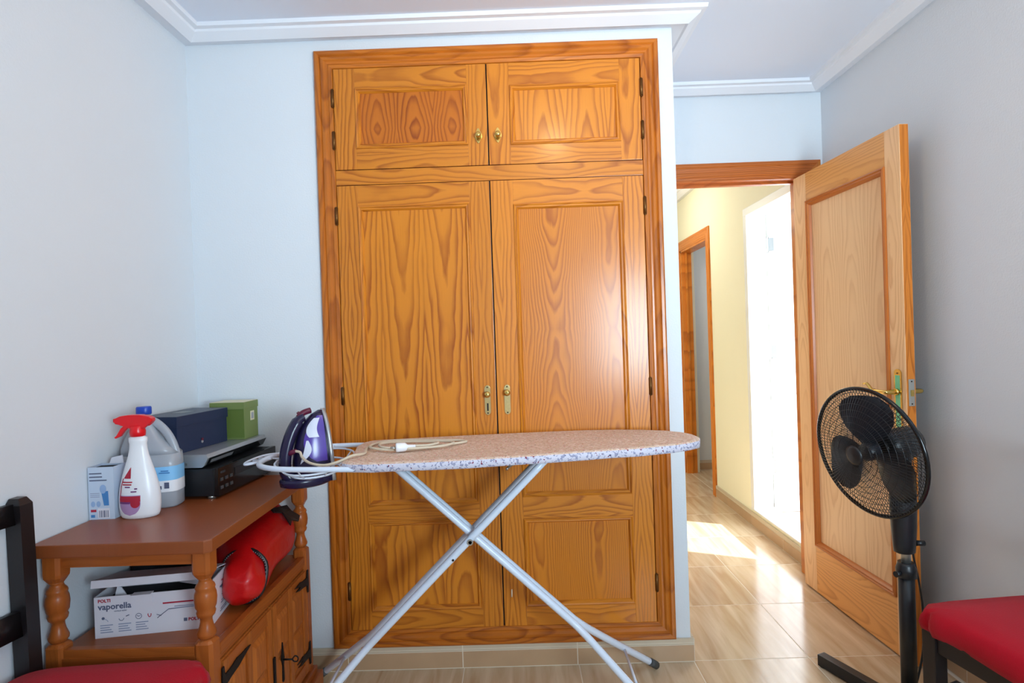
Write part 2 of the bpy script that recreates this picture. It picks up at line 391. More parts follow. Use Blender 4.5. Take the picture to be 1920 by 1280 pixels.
# cornice
prof = [(0,2.478),(.045,2.470),(.051,2.463),(.085,2.484),(.089,2.492),(.107,2.494),(.110,ZC+.001),(0,ZC+.001)]
def crown(name, path, label=None):
    """path: list of (corner point, inward offset direction) ; profile swept with mitres"""
    rings = []
    for (x, y), (dx, dy) in path: rings.append([V(x+dx*d, y+dy*d, z) for d, z in prof])
    b = MB(); b.loft(rings, crown_m, False, True); return struct(b.build(name), label)
crown('trim_1', [((XL, YR), (1, 1)), ((XL, YW), (1, -1)), ((XB, YW), (1, -1)), ((XB, YD), (1, -1)), ((XR, YD), (-1, -1)), ((XR, YR), (-1, 1)), ((XL, YR), (1, 1))], 'white plaster cornice running around the ceiling')
crown('trim_2', [((XHL, YD+WT), (1, 1)), ((XH, YD+WT), (-1, 1)), ((XH, YE), (-1, -1)), ((XHL, YE), (1, -1)), ((XHL, YD+WT), (1, 1))], 'white cornice in the hall')

# skirting: tile pieces with a paler cap
def skirt(name, p0, p1, nrm, start=0, label=None, mitre1=0, mitre0=0, h=.092):
    p0 = V(p0[0], p0[1], 0); p1 = V(p1[0], p1[1], 0); d = p1-p0; L = d.length; d.normalize(); n = V(nrm[0], nrm[1], 0)
    b = MB()
    q = lambda s, o, z: p0+d*s+n*o+V(0,0,z)
    def blk(b, s0, s1, o0, o1, z0, z1, m):
        vs = [q(s,o,z) for z in (z0,z1) for s,o in ((s0,o0),(s1,o0),(s1,o1),(s0,o1))]
        b.add(vs, [(3,2,1,0),(4,5,6,7),(0,1,5,4),(1,2,6,5),(2,3,7,6),(3,0,4,7)], m)
    blk(b, -mitre0, L+mitre1, 0, .0108, .0005, h-.0015, grout_m); base = struct(b.build(name), label)
    s = start
    edges = [0-mitre0]
    while s < L: 
        if s > .02: edges.append(s)
        s += .45
    edges.append(L+mitre1)
    for a, c in zip(edges, edges[1:]):
        if c-a < .012: continue
        b = MB(); blk(b, a+.002, c-.002, .004, .012, .004, h-.026, skirt_m)
        blk(b, a+.002, c-.002, .004, .0120, h-.0235, h-.018, skirt_cap); blk(b, a+.002, c-.002, .004, .012, h-.015, h, skirt_cap)
        b.build('skirting_tile', base)
    return base
skirt('baseboard_back', (XL, YW), (XB, YW), (0,-1), .562, 'beige tile skirting below the wardrobe', mitre1=.012)
skirt('baseboard_return', (XB, YW), (XB, YD-.02), (1,0), .45, mitre0=.0)
skirt('baseboard_left', (XL, YR), (XL, YW-.013), (1,0), .2)
skirt('baseboard_right', (XR, YR), (XR, YD-.012), (-1,0), .35, 'beige tile skirting on the right wall')
skirt('baseboard_hall', (XH, YD+WT), (XH, DY0-.085), (-1,0), .30, 'beige tile skirting along the hall wall')
skirt('baseboard_hall_far', (XH, DY1+.085), (XH, YE), (-1,0), .1)
skirt('baseboard_side_room', (XH+HT, 5.36), (2.6, 5.36), (0,-1), .2)

# door frame of the doorway (moulded casing, lining)
def casing_prof(w, t):   # across w, proud t
    return [(0,0),(0,t*.75),(w*.12,t),(w*.22,t),(w*.30,t*.72),(w*.55,t*.62),(w*.62,t*.8),(w*.78,t*.8),(w*.9,t*.5),(w,t*.45),(w,0)]
def sweep_frame(b, corners, w, t, place, mats, closed=False):
    """corners: outer corner (a,b), inward unit dirs; place(a,b,o) -> world; one loft per side so grain follows"""
    pr = casing_prof(w, t); rings = []
    for (a, c), (da, dc) in corners: rings.append([place(a+da*s, c+dc*s, o) for s, o in pr])
    n = len(rings)
    for k in range(n if closed else n-1):
        b.loft([rings[k], rings[(k+1) % n]], mats[k % len(mats)], False, True)
b = MB()
x0, x1 = .662, 1.559
sweep_frame(b, [((x0,.0),(1,0)), ((x0,2.135),(1,-1)), ((x1,2.135),(-1,-1)), ((x1,0),(-1,0))], .082, .016, lambda a,c,o: V(a, YD-o, c), [casing_v, casing_h, casing_v])
b.box((.71, YD-.004, 0), (.742, YD+WT+.004, 2.046), casing_v); b.box((1.468, YD-.004, 0), (1.50, YD+WT+.004, 2.046), casing_v)
b.box((.71, YD-.004, 2.046), (1.50, YD+WT+.004, 2.075), casing_h)
b.box((.742, YD+.045, 0), (.755, YD+.075, 2.046), casing_v); b.box((.755, YD+.045, 2.034), (1.468, YD+.075, 2.046), casing_h)
sweep_frame(b, [((.63,.0),(1,0)), ((.63,2.135),(1,-1)), ((1.515,2.135),(0,-1))], .08, .014, lambda a,c,o: V(a, YD+WT+o, c), [casing_v, casing_h, casing_v])
struct(b.build('trim_3'), 'varnished pine door frame of the open doorway')
b = MB()
sweep_frame(b, [((DY0-.085,.0),(1,0)), ((DY0-.085,2.108),(1,-1)), ((DY1+.085,2.108),(-1,-1)), ((DY1+.085,0),(-1,0))], .08, .016, lambda a,c,o: V(XH-o, a, c), [casing_yv, casing_y, casing_yv])
b.box((XH-.003, DY0-.012, 0), (XH+HT-.02, DY0+.012, DZ), casing_yv); b.box((XH-.003, DY1-.03, 0), (XH+HT-.03, DY1, DZ), casing_yv); b.box((XH-.003, DY0, DZ-.02), (XH+HT-.02, DY1, DZ), casing_y)
b.box((XH+.03, DY1-.042, 0), (XH+.05, DY1-.03, DZ-.02), casing_yv)
o = struct(b.build('trim_4'), 'pine frame of the far doorway in the hall')
b = MB(); b.box((XH+.052, DY1-.034, 1.03), (XH+.056, DY1-.029, 1.12), brass_old); b.build('strike_plate', o)

# the open room door, leaf swung in towards the camera
hx, hy, fx, fy = 1.412, 2.895, 1.4455, 2.150
ang = math.atan2(fy-hy, fx-hx); LL = math.hypot(fx-hx, fy-hy)
door = bpy.data.objects.new('door_1', None); COL.objects.link(door); door.location = (hx, hy, 0)
# local frame: -Y runs from hinge to free edge, face towards the room at x=0, thickness to +x
door.rotation_euler = (0, 0, ang+PI/2); struct(door, 'open varnished pine door with one tall panel, swung into the room'); TH = .036
SH, SF, TR, BR = .108, .082, .135, .225    # stiles and rails
Z0, Z1 = .008, 2.036
b = MB(); b.box((0,-SH,Z0), (TH,0,Z1), leaf_v, .002); b.build('stile', door)
b = MB(); b.box((0,-LL,Z0), (TH,-LL+SF,Z1), leaf_v, .002); o = b.build('stile', door)
b = MB(); b.box((.002,-LL-.0015,Z0+.002), (TH-.002,-LL+.001,Z1-.002), leaf_e); b.build('edge_band', door)
b = MB(); b.box((.0003,-LL+SF,Z1-TR), (TH-.0003,-SH,Z1), leaf_h, .001); b.build('rail', door)
b = MB(); b.box((.0003,-LL+SF,Z0), (TH-.0003,-SH,Z0+BR), leaf_h, .001); b.build('rail', door)
b = MB(); b.box((.013,-LL+SF-.005,Z0+BR-.005), (TH-.013,-SH+.005,Z1-TR+.005), leaf_p); b.build('panel', door)
mould = [(0,-.001),(.0,.006),(.006,.009),(.010,.004),(.016,.006),(.022,-.002),(.026,-.012),(.0,-.012)]
def moulding(parent, y0, y1, z0, z1, place, m, name='moulding', pr=mould):
    rings = [[place(a+da*s, c+dc*s, o) for s, o in pr] for (a,c),(da,dc) in (((y0,z0),(1,1)),((y1,z0),(-1,1)),((y1,z1),(-1,-1)),((y0,z1),(1,-1)))]
    b = MB()
    mm = m if isinstance(m, (list, tuple)) else [m]
    for k in range(4): b.loft([rings[k], rings[(k+1)%4]], mm[k % len(mm)], False, True)
    return b.build(name, parent)
moulding(door, -LL+SF, -SH, Z0+BR, Z1-TR, lambda a,c,o: V(-o, a, c), leaf_m)
moulding(door, -LL+SF, -SH, Z0+BR, Z1-TR, lambda a,c,o: V(TH+o, a, c), leaf_m)
# handle plates and levers
hyy = -LL+.040
for sx, nm in ((0,-1), (TH,1)):
    b = MB(); pts = []
    for k in range(13):
        t = PI*k/12; pts.append((hyy+.019*math.cos(t), 1.105+.016*math.sin(t)))
    for k in range(13):
        t = PI+PI*k/12; pts.append((hyy+.019*math.cos(t), .895+.016*math.sin(t)))
    b.prism(pts, sx+nm*.0002, sx+nm*.004, brass, 'X')
    b.prism([(hyy-.012,.90),(hyy+.012,.90),(hyy+.012,1.098),(hyy-.012,1.098)], sx+nm*.004, sx+nm*.0048, film, 'X')
    for z in (1.106, .894): b.lathe([(.003,0),(.003,.002)], hinge_m, n=8, xf=Matrix.Translation((sx+nm*.004, hyy, z)) @ Matrix.Rotation(nm*PI/2, 4, 'Y'))
    o = b.build('handle_plate', door); lab(o, 'brass handle plate still under green film')
    b = MB()
    b.tube([(sx+nm*.004,hyy,1.035),(sx+nm*.016,hyy,1.035)], .013, brass, 16)
    b.tube(smooth_path([(sx+nm*.014,hyy,1.035),(sx+nm*.046,hyy,1.035),(sx+nm*.052,hyy+.006,1.035),(sx+nm*.052,hyy+.05,1.034),(sx+nm*.052,hyy+.072,1.034),(sx+nm*.052,hyy+.088,1.046),(sx+nm*.052,hyy+.108,1.060),(sx+nm*.052,hyy+.128,1.058)], 5), [.009]*6+[.0085]*12+[.006]*13+[.004]*5, brass, 10)
    b.tube([(sx+nm*.052,hyy+.062,1.034),(sx+nm*.052,hyy+.072,1.034)], .0095, brass, 12)
    b.build('lever_handle', door)
b = MB(); b.box((TH/2-.011,-LL-.0045,.985), (TH/2+.011,-LL-.0012,1.085), steel, .001); b.box((TH/2-.005,-LL-.010,1.022), (TH/2+.005,-LL-.004,1.045), brass)
for z in (.993, 1.077): b.box((TH/2-.0025,-LL-.0052,z-.0025), (TH/2+.0025,-LL-.0044,z+.0025), iron_black)
lab(b.build('latch_plate', door), 'steel latch plate on the door edge')
for z in (.25, 1.05, 1.83):
    b = MB(); b.tube([(TH+.004,.006,z-.04),(TH+.004,.006,z+.04)], .006, brass, 10); b.build('hinge', door)

# white balcony door in the hall: frame and outward-opened leaf
b = MB()
fr = .045
for a, c in (((XH-.006,BY1-.05,BZ0+.012),(XH+HT,BY1-.001,BZ1-.05)), ((XH-.006,BY0+.001,BZ0+.012),(XH+HT,BY0+.04,BZ1-.05)), ((XH-.006,BY0+.001,BZ1-.05),(XH+HT,BY1-.001,BZ1-.001)), ((XH-.006,BY0+.001,BZ0+.001),(XH+HT+.02,BY1-.001,BZ0+.012))): b.box(a, c, white_gloss, .003)
fo = struct(b.build('trim_5'), 'white frame of the sunlit balcony door')
d2 = bpy.data.objects.new('door_2', None); COL.objects.link(d2); d2.location = (XH+HT+.025, BY1-.035, .093); d2.rotation_euler = (0,0,math.radians(-3)); struct(d2, 'sunlit white balcony door, opened outwards')
b = MB(); b.box((0,0,0), (.72,.04,1.965), white_gloss, .003); b.build('slab', d2)
b = MB()
for z0, z1 in ((.12,.80),(.92,1.84)):
    for a, c in (((.09,-.008,z0),(.63,0,z0+.02)),((.09,-.008,z1-.02),(.63,0,z1)),((.09,-.008,z0+.02),(.11,0,z1-.02)),((.61,-.008,z0+.02),(.63,0,z1-.02))): b.box(a, c, white_gloss)
b.build('moulding', d2)
for z in (.25, 1.0, 1.70):
    b = MB(); b.tube([(-.012,.0,z),(-.012,.0,z+.10)], .008, steel, 10); b.box((-.012,-.003,z+.01),(.03,.0,z+.09), steel); b.build('hinge', d2)
# balcony outside
wall('wall_balcony', [((XH+HT, 3.96, -.1), (3.6, 4.0, 2.6))], mat('white_render', (236, 234, 228), .9))
b = MB(); b.box((XH+HT, 1.5, -.12), (3.6, 3.96, .09), mat('balcony_slab', (190, 170, 150), .8, var=.05)); struct(b.build('trim_6'))

# ceiling lamp above the frame
cl = thing('ceiling_light', 'round opal glass ceiling light above the room', 'lamp', (.24, 1.30, ZC))
b = MB(); b.lathe([(.06,-.002),(.065,-.012),(.05,-.03)], brass, n=24); b.build('base', cl)
b = MB(); b.lathe([(.018,-.03),(.018,-.055)], white_pl, n=12); b.build('socket', cl)

# ---------------------------------------------------------------- built-in wardrobe
W0 = (0, YW, .0925)
wd = thing('built_in_wardrobe', 'tall varnished pine built-in wardrobe with two low and two top doors', 'wardrobe', (-.086, YW, .0925))
ox, oz = -.086, .0925
X0, X1, ZT = -.756-ox, .583-ox, 2.430-oz
cw, ct = .070, .022
iX0, iX1, iZ0, iZ1 = X0+cw, X1-cw, .161-oz, 2.360-oz
fp = [(0,0),(0,.016),(.006,.020),(.016,.020),(.021,.014),(.026,.017),(.036,.019),(.043,.012),(.050,.012),(.056,.015),(.068,.013),(.070,.010),(.070,0)]
corners = [((X0,0),(1,1)),((X0,ZT),(1,-1)),((X1,ZT),(-1,-1)),((X1,0),(-1,1))]
for k in range(4):
    (a0,c0),(da0,dc0) = corners[k]; (a1,c1),(da1,dc1) = corners[(k+1)%4]
    b = MB(); b.loft([[V(a0+da0*s,-o,c0+dc0*s) for s,o in fp],[V(a1+da1*s,-o,c1+dc1*s) for s,o in fp]], frm_v if k%2==0 else frm_h, False, True)
    b.build('frame_side' if k%2==0 else 'frame_rail', wd)
b = MB(); b.box((iX0, -.0035, iZ0), (iX1, -.0005, iZ1), iron_black); lab(b.build('gap_shade', wd), 'black sheet standing in for the shaded gaps between the doors')  # black sheet painted in for the shade in the door gaps
RZ0, RZ1 = 1.905-oz, 1.962-oz
b = MB(); b.box((iX0+.001, -.013, RZ0), (iX1-.001, -.003, RZ1), pine_h, .001); b.build('cross_rail', wd)
def wdoor(x0, x1, z0, z1, panels, hinge_side, pmat, upper):
    """framework mesh with panels, mouldings, hinges and knob as its own pieces"""
    yb, yf = -.0035, -.014
    b = MB(); pxs = (panels[0][0], panels[0][1])
    b.box((x0,yf,z0),(pxs[0],yb,z1), pine_v, .0012); b.box((pxs[1],yf,z0),(x1,yb,z1), pine_v, .0012)
    zs = [z0]+[q for p in panels for q in (p[2],p[3])]+[z1]
    for k in range(0, len(zs), 2): b.box((pxs[0],yf+.0002,zs[k]),(pxs[1],yb,zs[k+1]), pine_h, .0008)
    d = b.build('door', wd)
    for (a0,a1,c0,c1) in panels:
        b = MB(); b.box((a0-.002,-.0085,c0-.002),(a1+.002,-.004,c1+.002), pmat); b.build('panel', d)
        pr = [(0,-.0),(0,.0035),(.004,.006),(.008,.003),(.013,.0035),(.018,-.003),(.020,-.0075),(0,-.0075)]
        moulding(d, a0, a1, c0, c1, lambda a,c,o: V(a, yf-o+.0, c), [pine_h, pine_v], pr=pr)
    zz = ((z0+.075, z1-.115) if upper else (z0+.15, (z0+z1)/2-.03+.0, z1-.12))
    if upper: zz = (2.079-oz, 2.243-oz)
    else: zz = (.317-oz, 1.083-oz, 1.785-oz)
    xh = x0-.004 if hinge_side < 0 else x1+.004
    for z in zz:
        b = MB(); b.tube([(xh,-.0165,z-.033),(xh,-.0165,z+.033)], .0065, hinge_m, 10)
        for q in (-.034,.034): b.lathe([(.004,-.002),(.004,.002)], hinge_m, (xh,-.0165,z+q), 8)
        b.build('hinge', d)
    return d
gap = .0
dl = [(-.674-ox if 0 else iX0+.003, -.0025, 1), ]
# the four doors (x measured from the meeting line at 0)
P2 = lambda a: a-ox
d1 = wdoor(iX0+.003, -.0025, RZ1+.003, iZ1-.003, [(P2(-.601), P2(-.164), 2.045-oz, 2.279-oz)], -1, pine_panel3, True)
d2_ = wdoor(.0025, iX1-.003, RZ1+.003, iZ1-.003, [(P2(.001), P2(.430), 2.039-oz, 2.270-oz)], 1, pine_panel, True)
d3 = wdoor(iX0+.003, -.0025, iZ0+.002, RZ0-.003, [(P2(-.603), P2(-.167), .235-oz, .586-oz), (P2(-.603), P2(-.167), .650-oz, 1.820-oz)], -1, pine_panel, False)
d4 = wdoor(.0025, iX1-.003, iZ0+.002, RZ0-.003, [(P2(.003), P2(.430), .237-oz, .581-oz), (P2(.003), P2(.430), .666-oz, 1.808-oz)], 1, pine_panel2, False)
def ycyl(b, x, z, y0, prof, m, n=20, sx=1, sz=1):   # lathe along -Y
    b.lathe(prof, m, n=n, xf=Matrix.Translation((x, y0, z)) @ Matrix.Rotation(PI/2, 4, 'X') , sx=sx, sy=sz)
for dd, x in ((d1, -.038), (d2_, .038)):
    z = 2.078-oz
    b = MB(); pts = []
    for k in range(28):
        t = 2*PI*k/28; r = 1+.10*math.cos(4*t); pts.append((x+.0125*r*math.cos(t), z+.027*r*math.sin(t)))
    b.prism(pts, -.0175, -.0138, brass, 'Y', bev=.0008); b.build('knob_plate', dd)
    b = MB(); ycyl(b, x, z-.002, -.0175, [(.0045,0),(.0045,.010),(.009,.014),(.0115,.020),(.010,.025),(.004,.028)], brass); b.build('knob', dd)
for dd, x, kz in ((d3, -.036, 1.072), (d4, .041, 1.077)):
    z = 1.049-oz; b = MB(); pts = []
    for k in range(9): t = PI*k/8; pts.append((x+.0115*math.cos(t), z+.044+.014*math.sin(t)))
    for k in range(9): t = PI+PI*k/8; pts.append((x+.0115*math.cos(t), z-.044+.014*math.sin(t)))
    b.prism(pts, -.0172, -.0138, brass_old, 'Y', bev=.0008)
    for q in (.050, -.050): ycyl(b, x, z+q, -.0170, [(.003,0),(.003,.0012)], iron_black, 8)
    if dd is d3: b.box((x-.003,-.0178,z-.042),(x+.003,-.0171,z-.012), iron_black)
    b.build('key_plate', dd)
    b = MB(); ycyl(b, x, kz-oz, -.0172, [(.005,0),(.005,.008),(.010,.012),(.0125,.019),(.011,.025),(.004,.028)], brass); b.build('knob', dd)

# ---------------------------------------------------------------- corner cabinet on the left
cb = thing('side_cabinet', 'stained wooden cabinet with turned posts, open shelf and iron-strapped doors', 'cabinet', (-1.03, 1.85, 0))
# local coordinates: world minus (cb)
def L(x, y, z): return (x+1.03, y-1.85, z)
b = MB(); b.prism([L(-1.258,1.443,0)[:2], L(-.812,1.443,0)[:2], L(-.797,1.458,0)[:2], L(-.806,2.150,0)[:2], L(-.818,2.162,0)[:2], L(-1.258,2.162,0)[:2]], .766, .800, oaktop, 'Z', bev=.004)
b.build('top', cb)
b = MB()
b.box(L(-1.205,1.468,.733), L(-.845,1.490,.768), oakh); b.box(L(-1.205,2.115,.733), L(-.845,2.137,.768), oakh)
b.box(L(-1.235,1.49,.733), L(-1.215,2.12,.768), oaky); b.build('apron', cb)
sq = [(.707,.768)]
turned = [(.016,.536),(.0225,.545),(.0235,.552),(.017,.570),(.0145,.582),(.0150,.590),(.0215,.597),(.0235,.606),(.021,.612),(.0255,.620),(.0275,.640),(.026,.655),(.0225,.664),(.0245,.669),(.0225,.675),(.0165,.682),(.0145,.690),(.018,.694)]
for (x, y) in ((-.831,1.479),(-1.219,1.479),(-.831,2.128),(-1.219,2.128)):
    h = .024
    b = MB()
    # square block narrowing to the turning, above and below
    def sqring(r, z, e): 
        out = []
        for k in range(16):
            t = 2*PI*(k+.5)/16; c, s = math.cos(t), math.sin(t); q = max(abs(c), abs(s)); rr = r*((1-e)+e/q); out.append(V(x+1.03+rr*c, y-1.85+rr*s, z))
        return out
    b.loft([sqring(h,.768,1), sqring(h,.716,1), sqring(h*.98,.708,.9), sqring(h*.8,.698,.5), sqring(.018,.694,0)], oakv, False)
    b.lathe([(r,z) for r,z in turned], oakv, (x+1.03,y-1.85,0), 24)
    b.loft([sqring(.016,.538,0), sqring(h*.85,.534,.3), sqring(h,.528,.9), sqring(h,.500,1), sqring(h,.07,1)], oakv, False)
    b.build('post', cb)
b = MB(); b.box(L(-1.238,1.46,.474), L(-.836,2.146,.500), oaky); b.build('shelf', cb)
b = MB(); b.box(L(-1.195,1.462,.470), L(-.855,1.484,.522), oakh, .003); b.build('shelf_rail', cb)
b = MB(); b.box(L(-.832,1.503,.478), L(-.810,2.104,.508), oaky, .003); b.box(L(-.830,1.503,.462), L(-.816,2.104,.477), oaky, .002); b.build('shelf_rail', cb)
b = MB(); b.box(L(-1.195,1.466,.09), L(-.855,1.480,.468), oakdoor); b.build('side_panel', cb)
b = MB(); b.box(L(-1.195,2.120,.09), L(-.855,2.134,.468), oakdoor); b.build('side_panel', cb)
b = MB(); b.box(L(-1.243,1.50,.09), L(-1.232,2.11,.47), oakdoor); b.build('back_panel', cb)
b = MB(); b.box(L(-1.243,1.47,.075), L(-.84,2.13,.095), oaky); b.build('bottom', cb)
pl = [(-.79,0),(-.79,.035),(-.797,.050),(-.806,.058),(-.812,.075),(-1.25,.075),(-1.25,0)]
b = MB(); b.box(L(-1.25,1.448,.0), L(-.778,2.168,.055), oaky, .004); b.box(L(-1.245,1.456,.055), L(-.795,2.158,.078), oaky, .006); b.build('plinth', cb)
def cdoor(y0, y1, knob):
    b = MB(); z0, z1 = .085, .458
    ym = (y0+y1)/2
    b.box(L(-.832,y0,z0), L(-.813,y1,z1), oakdoor, .003)
    d = b.build('door', cb)
    # carved framework: stiles, mullion, rails and fielded panels
    w = .030
    for a, c in ((y0+.002,y0+w),(y1-w,y1-.002),(ym-w*.45,ym+w*.45)):
        b = MB(); b.box(L(-.813,a,z0+.002), L(-.806,c,z1-.002), oakdoor, .002); b.build('stile', d)
    for a, c in ((z0+.002,z0+.042),(z1-.040,z1-.002)):
        for p, q in ((y0+w+.001,ym-w*.45-.001),(ym+w*.45+.001,y1-w-.001)):
            b = MB(); b.box(L(-.813,p,a), L(-.8065,q,c), oaky, .002); b.build('rail', d)
    for p, q in ((y0+w+.010,ym-w*.45-.010),(ym+w*.45+.010,y1-w-.010)):
        for a, c in ((z0+.055,z0+.185),(z0+.197,z1-.052)):
            vs0 = [V(*L(-.813,yy,zz)) for yy, zz in ((p,a),(q,a),(q,c),(p,c))]
            i = min(.012,(q-p)*.3)
            vs1 = [V(*L(-.805,yy,zz)) for yy, zz in ((p+i,a+.016),(q-i,a+.016),(q-i,c-.016),(p+i,c-.016))]
            b = MB(); b.loft([vs0, vs1], oakdoor, False); b.build('raised_panel', d)
    return d
cd1 = cdoor(1.508, 1.806, 0); cd2 = cdoor(1.813, 2.100, 1)
def strap(parent, yh, z, sgn, ln):
    """forged strap hinge: tapering wavy leaf with a fishtail plate at the hinge side"""
    b = MB(); pts = []
    up = [(0,.040),(.010,.040),(.014,.014),(.05,.012),(.08,.015),(.11,.008),(.13,.007),(ln,.0)]
    dn = [(ln,-.002),(.12,-.007),(.09,-.012),(.05,-.012),(.014,-.014),(.012,-.042),(.0,-.042)]
    pts = [(yh+sgn*u-1.85, z+w+(u*.12)) for u, w in up+dn]
    b.prism(pts, -.805+1.03, -.8015+1.03, iron_black, 'X', bev=.0006); return b.build('strap_hinge', parent)
strap(cd1, 1.494, .405, 1, .16); strap(cd1, 1.494, .165, 1, .16)
strap(cd2, 2.116, .415, -1, .08); strap(cd2, 2.116, .150, -1, .08)
b = MB(); b.box(L(-.805,1.800,.10), L(-.800,1.812,.300), iron_black, .001); b.build('catch_strip', cd1)
b = MB(); b.prism([(1.868-1.85,.185),(1.876-1.85,.190),(1.874-1.85,.24),(1.880-1.85,.262),(1.874-1.85,.29),(1.870-1.85,.315),(1.866-1.85,.290),(1.860-1.85,.262),(1.866-1.85,.24),(1.864-1.85,.190)], -.805+1.03, -.801+1.03, iron_black, 'X'); b.build('key_plate', cd2)
b = MB(); b.tube([L(-.801,1.870,.258),L(-.772,1.870,.258)], .003, iron_black, 8)
b.tube(smooth_path([L(-.772,1.870,.258),L(-.764,1.872,.268),L(-.755,1.874,.262),L(-.757,1.874,.250),L(-.767,1.872,.250),L(-.772,1.870,.258)],4), .0022, iron_black, 6); b.build('key', cd2)

# ---------------------------------------------------------------- things on the cabinet
def obox(b, ctr, sx, sy, z0, z1, rz, m, bev=0):
    xf = Matrix.Translation((ctr[0], ctr[1], 0)) @ Matrix.Rotation(rz, 4, 'Z')
    b.box((-sx/2,-sy/2,z0),(sx/2,sy/2,z1), m, bev, xf)
# video recorder
vr = thing('video_recorder', 'black video recorder on the cabinet under the silver disc player', 'video player', (-1.098, 2.040, .8), math.radians(-3.5))
b = MB(); b.box((-.135,-.197,.010),(.118,.190,.098), black_pl, .003); b.build('casing', vr)
b = MB(); b.box((.118,-.197,.008),(.134,.190,.100), black_gl, .004); b.build('front_panel', vr)
b = MB(); b.box((.134,-.10,.056),(.1355,.06,.082), black_pl); b.build('tape_slot', vr)
for k in range(3):
    for j in range(2):
        b = MB(); b.box((.134,-.185+.028*k,.030+.026*j),(.1365,-.172+.028*k,.040+.026*j), silver_d); b.build('button', vr)
text('VIDEO', .010, silver_d, vr, frame_m(.1345,-.185,.080,(0,1,0),(0,0,1)))
for x in (-.11,.10):
    for y in (-.18,.18):
        b = MB(); b.lathe([(.012,0),(.012,.011)], steel if (x>0 and y<0) else black_pl, (x,y,0), 12); b.build('foot', vr)
# silver disc player
dv = thing('disc_player', 'slim silver disc player lying on the black video recorder', 'disc player', (-1.118, 2.048, .902), math.radians(-3.0))
b = MB(); b.prism([(-.113,.0),(.096,.0),(.104,.006),(.118,.030),(.112,.042),(-.113,.042)], -.200, .185, silver, 'Y'); b.build('casing', dv)
b = MB(); b.prism([(.0970,.0003),(.1055,.0055),(.1195,.0295),(.1145,.029),(.10,.004)], -.19, .183, black_gl, 'Y'); b.build('front_strip', dv)
b = MB(); b.prism([(.106,.0090),(.1095,.0115),(.1165,.0225),(.1105,.020)], -.175, -.045, silver, 'Y'); b.build('disc_tray', dv)
b = MB(); b.lathe([(.004,0),(.004,.0015)], steel, n=10, xf=Matrix.Translation((.045,-.200,.012)) @ Matrix.Rotation(PI/2,4,'X')); b.build('screw', dv)
# navy shoe box
nb = thing('shoe_box', 'navy blue lidded cardboard box standing on the silver disc player', 'box', (-1.165, 2.003, .9445), math.radians(-9))
b = MB(); b.box((-.068,-.135,0),(.068,.113,.110), navy, .001); b.build('box_body', nb)
b = MB(); b.box((-.0705,-.1375,.088),(.0705,.1155,.123), navy_lid, .001); b.build('lid', nb)
b = MB(); b.box((-.071,-.138,.0885),(.071,.116,.1215), navy); b.build('lid_rim', nb)
b = MB(); b.prism([(-.04,.123),(-.01,.123),(.03,.123),(.0,.123)], -.02, -.019, silver, 'Y') if False else None
b = MB(); b.box((-.03,-.045,.1232),(.02,.015,.1236), silver_d); b.build('printed_mark', nb)
b = MB(); b.tube([(.0685,-.02,.03),(.0715,-.02,.03)], .005, iron_rd, 8); b.tube([(.0685,-.02,.022),(.0705,-.02,.022)], .005, silver, 8); b.build('button_tag', nb)
# olive green box
gb = thing('storage_box', 'olive green cardboard box behind the navy box', 'box', (-1.075, 2.172, .9445), math.radians(-4))
b = MB(); b.box((-.075,-.047,0),(.055,.05,.135), olive, .001); b.box((-.076,-.0475,.006),(.0545,-.0465,.118), olive_d); b.build('box_body', gb)
b = MB(); b.box((-.077,-.05,.112),(.057,.052,.138), olive, .001); b.box((-.076,-.049,.1378),(.056,.051,.1386), cream); b.build('lid', gb)
b = MB(); b.box((.055,-.004,.065),(.0563,.022,.100), cream); b.box((.0563,.001,.071),(.0568,.017,.094), silver); b.build('label_holder', gb)
# small carton with a printed cleaner picture
sc_ = thing('small_carton', 'small pale blue printed carton with open top against the left wall', 'box', (-1.226, 1.686, .8), math.radians(3)); sc_.scale = (.70, .75, 1)
b = MB(); w, d_, h = .052, .040, .152
b.box((-w,-d_,0),(w,-d_+.002,h), bluecard); b.box((-w,d_-.002,0),(w,d_,h), bluecard); b.box((-w,-d_+.002,0),(-w+.002,d_-.002,h), bluecard); b.box((w-.002,-d_+.002,0),(w,d_-.002,h), bluecard); b.box((-w+.002,-d_+.002,0),(w-.002,d_-.002,.002), bluecard)
b.build('carton_body', sc_)
b = MB(); b.box((-w+.003,-d_+.003,.002),(w-.003,d_-.003,h-.006), card_in); b.build('inside_shade', sc_)  # near-black block stands in for the shade inside the open carton
b = MB(); b.prism([(-.01,h),(w-.002,h),(w-.006,h+.024),(.0,h+.018)], d_-.012, d_-.010, card, 'Y'); b.build('flap', sc_)
fy_ = -d_-.0005
b = MB()
for k, (z, ln) in enumerate(((.132,.050),(.122,.052),(.112,.070))): b.box((-w+.006,fy_,z),(-w+.006+ln,fy_+.0006,z+.0035), ink)
for z in (.075,.070,.065): b.box((-w+.008,fy_,z),(-w+.045,fy_+.0006,z+.0018), inkl)
o = b.build('printed_text', sc_); o['kind'] = 'stuff'
b = MB(); b.tube([(-w+.060,fy_+.0001,.088),(-w+.060,fy_-.0006,.088)], .013, inkpale, 16); b.prism([(-w+.052,.082),(-w+.080,.082),(-w+.082,.040),(-w+.062,.040)], fy_, fy_+.0006, inkblue, 'Y')
for x in (.018,.040): b.tube([(-w+x,fy_+.0001,.045),(-w+x,fy_-.0004,.045)], .0085, inkpale, 14)
o = b.build('printed_picture', sc_); o['kind'] = 'stuff'
b = MB(); b.box((-w+.008,fy_,.022),(-w+.030,fy_+.0006,.029), inkred); b.box((-w+.008,fy_,.006),(-w+.024,fy_+.0006,.014), inkblue)
b.box((-w+.036,fy_,.003),(-w+.084,fy_+.0006,.032), card)
